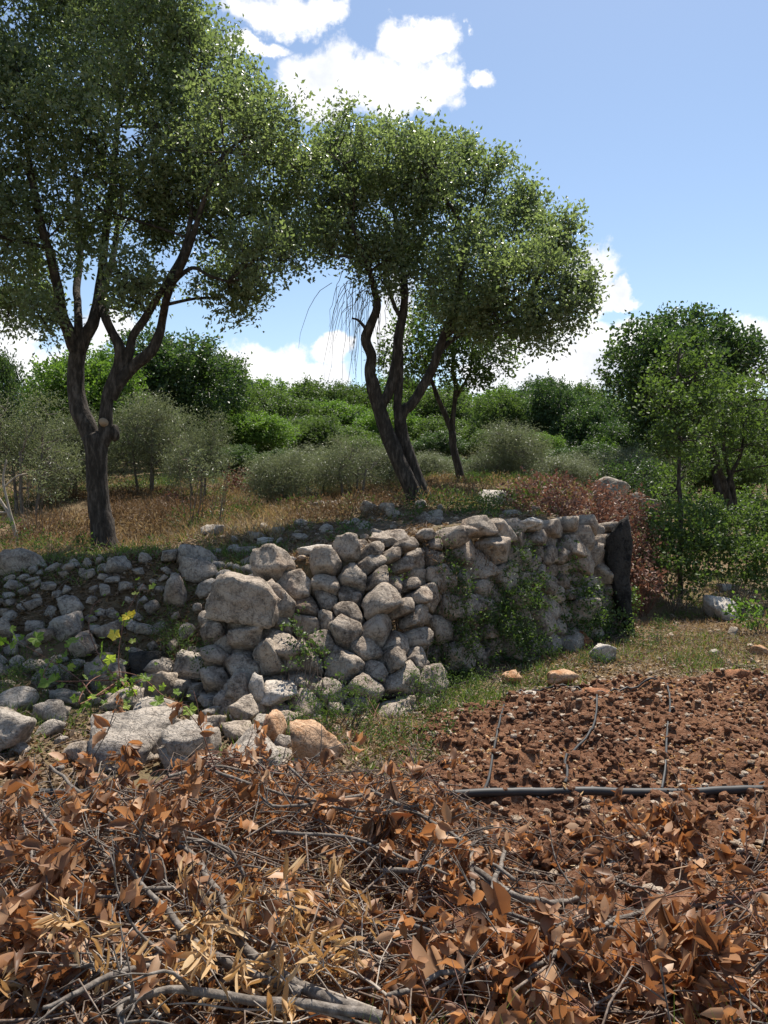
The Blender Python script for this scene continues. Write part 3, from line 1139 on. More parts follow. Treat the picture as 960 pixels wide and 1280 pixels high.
# --- middle tree (two trunks)
D2 = 10.8
g2 = ground_at(524, D2)
ta = px_line([(521, 636, 34), (515, 618, 21), (499, 579, 20), (484, 540, 19), (475, 510, 18), (466, 482, 17), (461, 465, 14), (463, 445, 13), (457, 424, 13), (464, 404, 11), (472, 382, 10), (468, 362, 8), (458, 330, 6, -.3), (440, 280, 5, -.5)], D2 - .05)
tb = px_line([(534, 636, 32, .1), (527, 616, 20, .1), (517, 589, 18, .1), (507, 556, 16, .1), (501, 525, 16, .1), (507, 512, 14, .1), (516, 505, 13, .1), (533, 476, 12, .1), (546, 445, 11, 0), (556, 420, 10), (568, 382, 9), (575, 340, 7), (585, 290, 5)], D2)
ta[0][0][2] = g2[2] - .12
tb[0][0][2] = g2[2] - .12
limbs2 = [ta, tb,
          px_line([(476, 508, 14), (487, 492, 13), (494, 460, 13), (497, 440, 13), (500, 410, 12), (504, 385, 10), (505, 360, 9), (500, 310, 7, .3), (490, 250, 5, .5)], D2),
          px_line([(501, 530, 12), (498, 505, 11), (499, 480, 11), (500, 440, 10)], D2 + .08),
          px_line([(503, 400, 7), (494, 385, 5), (488, 368, 5), (480, 350, 4)], D2),
          px_line([(556, 420, 8), (585, 400, 7, -.2), (620, 385, 5, -.4), (660, 370, 4, -.5)], D2),
          px_line([(545, 448, 7), (565, 425, 6, .3), (600, 410, 5, .5), (650, 415, 3, .6)], D2),
          px_line([(462, 420, 5), (455, 408, 4), (447, 400, 3), (440, 398, 2)], D2 - .05),
          ]
blobs2 = px_blobs([(430, 205, 48), (398, 245, 42), (482, 205, 50), (530, 215, 48), (585, 245, 48), (632, 240, 26), (560, 290, 70), (480, 275, 68), (425, 285, 42),
                   (640, 295, 52), (688, 328, 40), (702, 375, 33), (655, 362, 52), (590, 352, 55), (535, 345, 52), (685, 412, 22), (628, 405, 30), (475, 330, 38), (455, 193, 28),
                   (415, 195, 20), (395, 207, 22), (515, 196, 24), (385, 290, 24), (610, 215, 16), (560, 205, 24), (660, 265, 22), (700, 308, 20), (718, 360, 16), (720, 390, 13), (660, 425, 15), (600, 395, 30), (412, 318, 20)], D2, 1.1, .87)
t2 = make_tree('oak_tree', g2, limbs2, blobs2, M['leaf_oak'], M['bark'], 78, 14, 0.064, 0.036, 0.26,
               'leaning twin-trunked tree with a rounded crown above the stone wall', 'tree', seed=2, gap=0.405, gapf=1.9, sub=8, nside=12, own_limbs=True, blobs2=add_shoots(blobs2, 200, .14, 2))
# dead hanging twigs
mb = MB()
n = 46
st = P(452, 355, D2)[None] + rng.normal(size=(n, 3)) * np.array([.20, .12, .14])
k6 = 7
ln = rng.uniform(.5, 1.35, n)
dirx = rng.normal(size=(n, 2)) * np.array([.18, .10]) + np.array([-.14, 0])
tt = np.linspace(0, 1, k6)
pts = np.zeros((n, k6, 3))
for j, q in enumerate(tt):
    pts[:, j, 0] = st[:, 0] + dirx[:, 0] * ln * (q ** .6) + rng.normal(size=n) * .012
    pts[:, j, 1] = st[:, 1] + dirx[:, 1] * ln * (q ** .6)
    pts[:, j, 2] = st[:, 2] - ln * q ** 1.3 + rng.normal(size=n) * .02
add_twigs(mb, pts - g2, np.tile(np.linspace(.0055, .002, k6), (n, 1)), 3)
o = mb.build('dead_twig', M['bark_grey'], t2)
o['label'] = 'bare grey twigs hanging from the left limb'

# --- slim tree behind the middle tree
D3 = 14.5
g3 = ground_at(578, D3)
l3 = [px_line([(579, 606, 12), (574, 590, 10), (568, 564, 9), (565, 540, 9)], D3),
      px_line([(565, 540, 8), (556, 518, 7), (546, 495, 6), (541, 478, 5), (530, 455, 3)], D3),
      px_line([(565, 540, 8), (567, 515, 6), (570, 482, 6), (566, 462, 5), (570, 430, 3)], D3),
      px_line([(568, 500, 5), (577, 485, 4), (588, 465, 3)], D3)]
l3[0][0][0][2] = g3[2] - .1
b3 = px_blobs([(508, 440, 30), (545, 425, 36), (590, 440, 36), (532, 462, 22), (580, 470, 18), (618, 452, 22), (500, 465, 14), (560, 400, 40), (600, 400, 34)], D3)
make_tree('oak_tree', g3, l3, b3, M['leaf_mid'], M['bark'], 40, 13, 0.075, 0.045, 0.3,
          'slim forked tree standing behind the leaning twin-trunked tree', 'tree', seed=3, gap=.3, sub=4)


# --- generic trees
def proto_tree(name, leaf, bark, seed, height=5.0, width=4.2, clear=0.9, L=.11, Wd=.075, dens=13, m=11, sl_=.4, nb=13, gap=.28, shell=.55, multi=2, lumps=0.36, T=LEAF4, flat=.8, low=False):
    rs = np.random.default_rng(seed)
    blobs = []
    ch = height - clear
    cz = clear + ch * .5
    for k in range(nb):
        d = norm(rs.normal(size=3))
        if d[2] < -.35 and not low:
            d[2] *= -.6
        r = rs.uniform(.75, 1.15) * lumps * min(width, ch) * .62
        c = np.array([0, 0, cz]) + d * np.array([width / 2 - r, width / 2 - r, ch / 2 - r * flat]) * rs.uniform(.8, 1.02)
        blobs.append((c, np.array([r, r, r * flat])))
    blobs.append((np.array([0, 0, cz]), np.array([width * .3, width * .3, ch * .32])))
    limbs = []
    a0 = rs.uniform(0, 6.28)
    for k in range(multi):
        a = a0 + k * 6.28 / multi + rs.normal() * .3
        sp = width * .16
        limbs.append((np.array([(0.06 * math.cos(a), 0.06 * math.sin(a), -.25), (0.09 * math.cos(a), .09 * math.sin(a), clear * .5), (sp * .6 * math.cos(a), sp * .6 * math.sin(a), clear * 1.2), (sp * math.cos(a), sp * math.sin(a), cz)]),
                      np.array([.13, .10, .075, .05]) * height / 5))
    return make_tree(name, (0, 0, 0), limbs, blobs, leaf, bark, dens, m, L, Wd, sl_, 'x', 'tree', None, T, gap, 0.9, seed, 7, 8, shell, .3, 2, blobs2=add_shoots(blobs, 60 if low else 40, .10 if low else .22, seed))


PROT = {}
PROT['dark'] = [proto_tree('evergreen_tree', M['leaf_dark'], M['bark'], 50 + i, 5, 4.6, .7, .12, .085, 14) for i in range(2)]
PROT['mid'] = [proto_tree('evergreen_tree', M['leaf_mid'], M['bark'], 60 + i, 5, 4.6, .6, .12, .085, 14) for i in range(2)]
PROT['bright'] = [proto_tree('evergreen_tree', M['leaf_bright'], M['bark'], 70 + i, 5, 4.6, .7, .12, .085, 14) for i in range(2)]
PROT['olive'] = [proto_tree('olive_tree', M['leaf_olive'], M['bark_grey'], 80 + i, 2.2, 2.0, .0, .064, .017, 38, 12, .32, 19, .44, .3, 3, T=LEAF4, low=True) for i in range(3)]
used = set()


def put(kind, i, px, ytop, D, wpx, label, group=None, rz=None, ybase=None):
    """stand a copy of a tree so that its top and width read as given"""
    p = PROT[kind][i % len(PROT[kind])]
    g = ground_at(px, D)
    ztop = P(px, ytop, D)[2]
    hgt = ztop - g[2]
    h0, w0 = (2.2, 2.0) if kind == 'olive' else (5.0, 4.6)
    sz = max(hgt, .6) / h0
    sxy = wpx / F * D / w0 * 1.06
    rz = rng.uniform(0, 6.28) if rz is None else rz
    if p.name in used:
        o = copy_tree(p, g, rz, (sxy, sxy, sz), label, group)
    else:
        used.add(p.name)
        o = p
        o.location = tuple(g)
        o.rotation_euler = (0, 0, rz)
        o.scale = (sxy, sxy, sz)
        o['label'] = label
        if group:
            o['group'] = group
    if not group and 'group' in o:
        del o['group']
    return o


put('dark', 0, 218, 414, 27, 175, 'big round dark green tree behind the trunk of the left tree')
put('mid', 0, 275, 440, 30, 85, 'green tree leaning against the right flank of the big round tree')
put('bright', 0, 110, 430, 24, 145, 'bright yellow green tree behind the forked limbs of the left tree')
put('dark', 1, -8, 420, 15, 85, 'dark tree cut by the left edge of the picture')
put('dark', 1, 62, 470, 26, 70, 'dark green tree between the left edge and the bright green tree')
put('bright', 1, 325, 512, 28, 105, 'low bright green round tree in front of the wooded rise')
put('mid', 1, 395, 520, 31, 70, 'small mid green tree beside the bright round one')
G_R = 'trees of the wooded rise behind the terrace'
LBL = {'mid': 'mid green tree in the dense wood along the skyline', 'dark': 'dark green tree in the dense wood along the skyline', 'bright': 'light green tree in the dense wood along the skyline'}
prof = lambda p_: float(np.interp(p_, [-60, 100, 290, 350, 430, 500, 560, 640, 690, 740, 800, 870, 1000], [510, 490, 468, 474, 476, 470, 482, 478, 466, 474, 488, 480, 485]))
for D_, off, sp in ((52, 0, 62), (44, 20, 56), (36, 40, 58)):
    px = -40
    while px < 1030:
        kd = rng.choice(['mid', 'dark', 'bright', 'mid'])
        yy = prof(px) + off + rng.uniform(-10, 18)
        wd = rng.uniform(76, 120)
        put(kd, int(rng.integers(2)), px + rng.uniform(-8, 8), yy, D_ + rng.uniform(-2.5, 2.5), wd, LBL[kd], G_R)
        px += sp + rng.uniform(-8, 10)
for D_, yy0, sp in ((30, 540, 52), (25, 566, 58)):
    px = -60
    while px < 1040:
        kd = rng.choice(['mid', 'dark', 'bright', 'mid']) if D_ == 30 else rng.choice(['mid', 'dark'])
        if not (D_ == 25 and (px < 260 or rng.uniform() < .4)):
            put(kd, int(rng.integers(2)), px + rng.uniform(-8, 8), yy0 + rng.uniform(-10, 8), D_ + rng.uniform(-1.5, 1.5), rng.uniform(62, 90), {'mid': 'low mid green bushy tree at the foot of the wood', 'dark': 'low dark green bushy tree at the foot of the wood', 'bright': 'low light green bushy tree at the foot of the wood'}[kd], 'low trees at the foot of the wood')
        px += sp + rng.uniform(-6, 10)
put('dark', 0, 690, 477, 33, 92, 'dark round tree rising highest in the wood right of the middle tree')
put('dark', 1, 735, 500, 31, 90, 'blue green bushy tree next to the dark round tree')
put('dark', 0, 775, 528, 29, 90, 'low dark tree at the foot of the wood beside the olive row')
put('mid', 0, 625, 492, 34, 80, 'mid green tree left of the dark round tree in the wood')
put('dark', 1, 850, 520, 27, 100, 'shaded tree in the gap behind the slender young tree')

# olives
G_O = 'grey green olive trees on the terraces'
OL = [(30, 490, 13.5, 110, 'large grey green olive at the left edge behind the bare twigs'),
      (92, 515, 15, 70, 'olive just left of the left tree trunk'),
      (185, 498, 15.5, 88, 'full rounded olive tree just right of the left tree trunk'),
      (250, 516, 14.5, 72, 'slender olive standing in the dry weeds right of the full rounded olive'),
      (350, 566, 13, 78, 'olive bush by the red dead bush in the field'),
      (392, 562, 14.5, 80, 'olive bush between the red dead bush and the grey boulder'),
      (440, 548, 13.6, 88, 'feathery olive bush just left of the leaning trunks'),
      (478, 560, 15, 70, 'olive bush partly hidden by the leaning twin trunks'),
      (535, 570, 16, 60, 'small olive between the leaning trunks and the slim tree'),
      (600, 572, 17, 50, 'small olive right behind the foot of the slim tree'),
      (643, 530, 17, 78, 'dense rounded olive bush right of the slim tree'),
      (700, 574, 19, 70, 'olive in the row behind the jagged boulder, next to the dense rounded one'),
      (742, 566, 21, 66, 'olive in the row straight above the jagged boulder'),
      (785, 562, 20, 72, 'olive in the row behind the dark low bush'),
      (825, 566, 22, 60, 'olive at the right end of the row beside the slender tree')]
for i, (px, yt, D_, wp, lb) in enumerate(OL):
    put('olive', i, px, yt - 4, D_, wp * 1.22, lb, G_O)

# right big tree with visible branches
DR = 21
gR = ground_at(905, DR)
lR = [(np.array([gR + (0, 0, -.2), gR + (-.1, 0, 1.0), P(890, 560, DR), P(880, 520, DR)]), np.array([.2, .16, .14, .12])),
      (np.array([P(880, 520, DR), P(860, 480, DR), P(840, 440, DR)]), np.array([.11, .08, .05])),
      (np.array([P(882, 525, DR), P(905, 490, DR), P(930, 465, DR)]), np.array([.10, .07, .04])),
      (np.array([P(880, 520, DR), P(885, 470, DR), P(880, 430, DR)]), np.array([.09, .06, .04]))]
bR = px_blobs([(845, 422, 30), (800, 435, 30), (785, 465, 26), (880, 425, 30), (915, 440, 28), (935, 455, 22), (850, 455, 40), (810, 480, 30), (895, 462, 30), (838, 500, 40),
               (865, 480, 34), (790, 492, 20), (860, 535, 34), (820, 530, 28), (905, 520, 24)], DR)
make_tree('evergreen_tree', gR, lR, bR, M['leaf_dark'], M['bark'], 38, 13, .11, .075, .38, 'tall broad dark tree towering on the right against the clouds', 'tree', seed=9, gap=.3, sub=4, gapf=.8)
DR2 = 13
gR2 = ground_at(915, DR2)
lR2 = [px_line([(916, 645, 10), (908, 612, 9), (900, 590, 8), (893, 565, 5), (885, 540, 4)], DR2),
       px_line([(908, 612, 7), (915, 590, 6), (925, 570, 4), (930, 540, 3)], DR2),
       px_line([(920, 645, 8), (914, 600, 6), (905, 560, 4), (910, 520, 3)], DR2)]
bR2 = px_blobs([(905, 530, 34), (940, 520, 36), (880, 560, 26), (930, 560, 30), (960, 550, 34), (960, 500, 36), (900, 500, 24), (985, 520, 40), (970, 580, 26)], DR2)
make_tree('broadleaf_tree', gR2, lR2, bR2, M['leaf_mid'], M['bark'], 42, 10, .07, .045, .28, 'tree with thin branching trunks at the right edge above the brambles', 'tree', seed=10, gap=.36, sub=4, gapf=1.2)
# slender young tree
DS = 9.6
gS = hit(851, 745)
DS = gS[1]
lS = [px_line([(851, 748, 7), (850, 700, 6), (851, 640, 6), (848, 600, 5), (850, 540, 4), (846, 480, 3), (850, 435, 2)], DS)]
bS = px_blobs([(848, 445, 20), (830, 470, 22), (868, 475, 26), (838, 505, 30), (870, 520, 26), (850, 545, 26), (832, 560, 20), (862, 580, 22), (845, 600, 16), (885, 500, 18), (815, 495, 14), (890, 455, 16), (830, 620, 12), (873, 545, 20)], DS, 1.0, .82)
make_tree('young_tree', gS, lS, bS, M['leaf_mid'], M['bark'], 95, 8, .065, .045, .2, 'slender young tree with a thin straight stem in front of the broad dark tree', 'tree', seed=12, gap=.38, sub=4, gapf=2.0, nside=8, shell=.25)


# ------------------------------------------------------------------ bushes
def bush(name, blobs_px, leaf, bark, label, cat='bush', group=None, L=.04, Wd=.022, dens=90, m=12, sl_=.14, gap=.3, stems=7, T=LEAF4, base=None, gapf=3, up=.4, D=None, shell=.3, seed=0):
    """blobs_px: (px, py, r_px, D, flat)"""
    bl = []
    for q in blobs_px:
        r = q[2] / F * q[3]
        fl = .5 if name == 'climbing_shrub' else 1.0
        bl.append((P(q[0], q[1], q[3] + (.16 if name == 'climbing_shrub' and q[0] > 500 else 0)), np.array([r, r * fl, r * (q[4] if len(q) > 4 else .85)])))
    cen = np.mean([b[0] for b in bl], 0)
    b0 = np.array([cen[0], cen[1], float(H(np.array([cen[0]]), np.array([cen[1]]))[0])]) if base is None else np.asarray(base, float)
    root = empty(name, b0, label, cat, group)
    tr = MB()
    pts, rr = [], []
    for c, r in bl:
        for j in range(stems):
            tg = c + rdirs(1)[0] * r * .85
            s0 = np.array([c[0], c[1], 0]) * .55 + np.array([b0[0], b0[1], 0]) * .45 + rng.normal(size=3) * .04
            s0[2] = min(float(H(s0[0:1], s0[1:2])[0]) - .03, tg[2] - .02)
            if np.linalg.norm(s0 - tg) > 1.0:
                s0 = c + np.array([0, .1, -.4 * r[2]])
            mid = (s0 + tg) / 2 + rng.normal(size=3) * .05
            a, b = spline([s0, mid, tg], [1, .7, .35], 3)
            pts.append(a)
            rr.append(b * .006)
    add_twigs(tr, np.array(pts) - b0, np.array(rr), 4)
    tr.build('stem', bark, root)
    sp, sa = blob_sprays(bl, dens, gapf, gap, seed, shell)
    cr = MB()
    spray_leaves(cr, sp - b0, sa, m, L, Wd, sl_, T, up)
    cr.build('foliage', leaf, root, smooth=False)
    return root


# shrubs growing on and at the wall
bush('climbing_shrub', [(632, 700, 30, 7.55), (622, 735, 30, 7.4), (645, 765, 38, 7.35), (630, 800, 38, 7.2), (662, 820, 32, 7.4), (605, 775, 24, 7.15), (650, 685, 26, 7.7, .5), (660, 740, 22, 7.6)], M['leaf_weed'], M['twig'],
     'feathery green shrub growing down the middle of the stone wall', 'shrub', L=.036, Wd=.017, dens=360, m=12, sl_=.15, gap=.37, gapf=4.5, up=-.2)
bush('climbing_shrub', [(552, 690, 14, 7.1), (560, 715, 18, 7.05), (565, 745, 22, 7.0), (578, 775, 20, 6.95), (570, 810, 24, 6.85), (590, 835, 26, 6.85), (545, 835, 16, 6.75)], M['leaf_weed'], M['twig'],
     'narrow green and tan creeper trailing down the wall left of the feathery shrub', 'creeper', L=.036, Wd=.018, dens=330, m=11, sl_=.15, gap=.38, gapf=5, up=-.2)
bush('climbing_shrub', [(705, 700, 18, 8.1), (690, 740, 18, 7.95), (720, 745, 26, 8.15), (710, 775, 28, 8.0), (745, 760, 26, 8.3), (765, 780, 24, 8.4), (735, 790, 24, 8.1), (780, 745, 16, 8.7)], M['leaf_weed'], M['twig'],
     'leafy green bramble covering the foot of the wall beside the dark upright stone', 'bramble', L=.036, Wd=.026, dens=240, m=10, sl_=.14, gap=.36, gapf=4, up=-.1)
bush('climbing_shrub', [(540, 680, 12, 7.1), (548, 700, 12, 7.0), (556, 730, 12, 6.95), (535, 665, 14, 7.3, .5), (600, 690, 14, 7.3), (612, 715, 10, 7.25)], M['leaf_rust'], M['twig'],
     'withered brown creeper hanging from the wall top above the inner corner', 'creeper', L=.04, Wd=.008, dens=260, m=9, sl_=.18, gap=.36, gapf=5, up=-.8)
bush('climbing_shrub', [(380, 800, 16, 5.95), (385, 830, 20, 5.85), (400, 855, 22, 5.75), (372, 775, 10, 6.05), (365, 850, 15, 5.75)], M['leaf_weed'], M['twig'],
     'small leafed ivy hanging on the sunlit left end of the wall', 'ivy', L=.032, Wd=.024, dens=150, m=9, sl_=.10, gap=.42, gapf=4)
bush('climbing_shrub', [(505, 735, 10, 6.65), (520, 755, 13, 6.6), (508, 780, 12, 6.5), (490, 720, 8, 6.5)], M['leaf_weed'], M['twig'],
     'sprigs of small green leaves in the corner where the wall steps back', 'creeper', L=.03, Wd=.02, dens=120, m=8, sl_=.1, gap=.4, gapf=4)
bush('low_shrub', [(272, 825, 20, 6.1), (262, 805, 15, 6.2), (290, 830, 16, 6.0)], M['leaf_weed'], M['twig'],
     'green tuft growing under the big corner boulder', 'shrub', L=.03, Wd=.012, dens=180, m=10, sl_=.12, gap=.36, gapf=4)
for (lst, lb) in (([(395, 885, 26, 5.35, .8), (430, 885, 26, 5.4, .8), (455, 880, 18, 5.5)], 'spreading green weeds at the foot of the wall\'s left end beside the orange boulder'),
                  ([(530, 870, 24, 5.95), (518, 850, 16, 6.0), (545, 850, 16, 6.2), (520, 890, 20, 5.8, .7)], 'round green weed at the outer corner of the wall'),
                  ([(585, 865, 24, 6.4, .6), (615, 858, 20, 6.6, .6), (560, 878, 18, 6.1, .6)], 'low pale green weeds along the wall foot behind the soil'),
                  ([(470, 930, 22, 4.95, .5), (440, 920, 20, 5.1, .6), (500, 915, 20, 5.3, .5)], 'thin weeds on the bank in front of the wall corner'),
                  ([(515, 940, 20, 4.75, .5), (545, 915, 20, 5.1, .5), (575, 895, 20, 5.5, .5)], 'straggling weeds along the left border of the soil'),
                  ([(30, 850, 22, 6.0, .6), (75, 835, 20, 6.1, .6), (10, 870, 18, 5.8, .6)], 'green weeds round the vine at the left edge of the bank'),
                  ([(225, 800, 18, 6.5, .6), (205, 790, 14, 6.6, .6)], 'shaded weeds between the bank stones left of the big corner boulder'),
                  ([(640, 872, 12, 6.1, .5), (610, 885, 14, 5.9, .5)], 'weed clump at the back left corner of the soil'),
                  ([(850, 835, 16, 7.2, .5), (880, 830, 14, 7.3, .5)], 'grassy weed behind the flat pale slab'),
                  ([(800, 800, 18, 8.0, .5), (825, 790, 16, 8.3, .5)], 'weeds on the ground in front of the dark upright stone'),
                  ([(670, 850, 14, 6.7, .6), (690, 838, 12, 7.0, .6)], 'tiny weed behind the orange stones'),
                  ([(330, 985, 20, 4.25, .7), (350, 975, 13, 4.3)], 'fresh green sprig growing in front of the grey ridge-backed rock'),
                  ([(740, 830, 15, 7.1, .6), (765, 835, 14, 7.2, .5)], 'weeds beside the pale block near the soil')):
    bush('weed', lst, M['leaf_weed'], M['twig'], lb, 'weed', L=.028, Wd=.009, dens=230, m=11, sl_=.11, gap=.36, gapf=4, stems=5)
# brambles at the right
for (lst, lb, mt) in (([(850, 660, 34, 10.8), (830, 690, 30, 10.4), (870, 690, 34, 10.4), (845, 720, 28, 10.0, .8), (815, 660, 18, 10.9)], 'dense green bramble around the thin stem of the slender tree', 'leaf_weed'),
                      ([(905, 665, 34, 10.8), (900, 700, 32, 10.3), (930, 700, 28, 10.4), (940, 660, 30, 11)], 'green bramble right of the slender tree', 'leaf_mid'),
                      ([(965, 690, 34, 10.6), (975, 650, 30, 11), (960, 720, 20, 10.2)], 'bright bramble cut by the right edge of the picture', 'leaf_weed'),
                      ([(800, 600, 26, 17), (830, 605, 22, 17), (770, 600, 18, 17.5)], 'dark low bush behind the jagged boulder', 'leaf_dark'),
                      ([(880, 640, 30, 14), (915, 650, 30, 14), (950, 640, 34, 14), (850, 640, 26, 14)], 'green thicket under the tree with thin branching trunks', 'leaf_mid'),
                      ([(940, 768, 16, 8.8, .5), (960, 770, 16, 8.7, .5)], 'patch of bright green weeds behind the pale rock at the right edge', 'leaf_bright')):
    bush('bramble', lst, M[mt], M['twig'], lb, 'bramble', L=.055, Wd=.04, dens=60, m=11, sl_=.2, gap=.34, gapf=2.2)
# dead red brush heap on the terrace end
heap = [[(640, 632, 16, 9.8, .6), (700, 640, 24, 9.6, .6), (668, 622, 26, 10.6, .8), (700, 630, 28, 10.2, .8), (735, 640, 30, 10.0, .8)], [(745, 655, 20, 9.7, .6), (800, 730, 16, 9.5, .8), (770, 655, 28, 10.8, .7), (795, 670, 24, 10.6, .9), (800, 700, 22, 10.2)],
        [(700, 612, 18, 13, .5), (745, 622, 20, 12.5, .5), (785, 635, 20, 12, .6)], [(810, 715, 16, 10), (805, 735, 12, 9.8, .8), (775, 690, 18, 10.2)]]
hl = ['dead red brown branches heaped on the terrace behind the wall', 'dead red brown branches heaped beside the dark upright stone', 'dead reddish branches at the back of the heap near the jagged boulder', 'dead red brown branches spilling down to the path at the wall end']
for lst, lb in zip(heap, hl):
    bush('dead_branches', lst, M['leaf_red'], M['twig_red'], lb, 'dead branches', 'heap of dead red branches', L=.06, Wd=.035, dens=90, m=7, sl_=.2, gap=.34, gapf=3, stems=16)
bush('dead_bush', [(303, 600, 14, 15.5, .9), (290, 610, 12, 15.3, .8), (312, 612, 12, 15.4, .8)], M['leaf_red'], M['twig_red'], 'small red dead bush in the weeds right of the slender olive', 'bush', L=.06, Wd=.035, dens=50, m=8, sl_=.2, gap=.3)
bush('dead_bush', [(215, 632, 12, 13.5, .8), (228, 636, 10, 13.4, .8)], M['leaf_red'], M['twig_red'], 'low reddish dead bush between the left trunk and the slender olive', 'bush', L=.05, Wd=.03, dens=50, m=8, sl_=.2, gap=.3)

# dark weeds under the left tree
for (lst, lb) in (([(60, 690, 26, 9.2, .5), (95, 690, 22, 9.1, .5)], 'dark green weeds at the left of the big trunk foot'), ([(8, 668, 20, 9.6, .7), (20, 690, 16, 9.2, .6)], 'green weeds at the left edge under the bare white stems'),
                  ([(155, 700, 20, 8.9, .45), (190, 695, 16, 8.9, .4)], 'low green weeds just right of the big trunk foot'), ([(430, 675, 18, 8.0, .35), (450, 668, 16, 8.6, .35)], 'strip of low green weeds on the terrace above the wall stones'),
                  ([(560, 640, 22, 9.8, .35), (520, 645, 20, 9.2, .35), (600, 640, 20, 9.6, .4)], 'low dark weeds on the shaded terrace before the leaning trunks')):
    bush('weed', lst, M['leaf_weed'], M['twig'], lb, 'weed', L=.045, Wd=.018, dens=120, m=10, sl_=.14, gap=.34, gapf=3, stems=5)

# sparse saplings in the field
for (bx, by, lst, lb) in ((240, 656, [(240, 590, 14, 12.5), (232, 570, 12, 12.5), (250, 575, 12, 12.5)], 'thin sapling standing in the dry weeds under the slender olive'),
                          (262, 658, [(270, 598, 10, 12.4), (280, 585, 10, 12.4)], 'leaning sapling right of the thin one in the dry weeds'),
                          (42, 672, [(45, 600, 14, 11), (60, 615, 14, 11), (70, 628, 12, 11), (35, 590, 10, 11)], 'many-stemmed sapling with thin leaves left of the big trunk')):
    g = hit(bx, by)
    bush('sapling', [(q[0], q[1], q[2], g[1]) for q in lst], M['leaf_olive'], M['twig'], lb, 'sapling', L=.05, Wd=.018, dens=50, m=8, sl_=.14, gap=.4, base=g, stems=0 or 3)
g = hit(20, 684)
mb = MB()
for lst in ([(25, 684, 5), (12, 645, 4), (0, 625, 4), (-20, 595, 3)], [(18, 660, 4), (10, 630, 3), (4, 600, 3), (8, 575, 2)], [(10, 640, 3), (-2, 640, 3), (-20, 630, 2)], [(4, 610, 2), (20, 596, 2), (34, 592, 1.5)]):
    p, r = px_line(lst, g[1])
    p, r = spline(p, r, 4)
    add_tube(mb, p - g, r, 6)
rt = empty('bare_sapling', g, 'bare whitish stems leaning out of the left edge', 'sapling')
mb.build('stem', M['bark_pale'], rt)


# ------------------------------------------------------------------ rocks
def hero_rock(px, py, w_, h_, mat, label, seed, D=None, sub=4, depth=None, tilt=0.0, amp=.10, name='rock', sink=.0, group=None, ang=None):
    if D is None:
        D = hit(px, py + h_ * .38)[1]
    c = P(px, py + sink, D)
    rx, rz = w_ * .5 / F * D * 1.02, h_ * .5 / F * D * 1.08
    ry = depth if depth else (rx * .55 + rz * .45)
    V, f = rock(seed, sub, (rx, ry, rz), amp=amp)
    if tilt:
        ct, st_ = math.cos(tilt), math.sin(tilt)
        V = np.stack([V[:, 0] * ct - V[:, 2] * st_, V[:, 1], V[:, 0] * st_ + V[:, 2] * ct], -1)
    o = add_obj(name, mesh_from(name, V, [f]), mat, None, c)
    tag(o, label, 'rock', group)
    return o


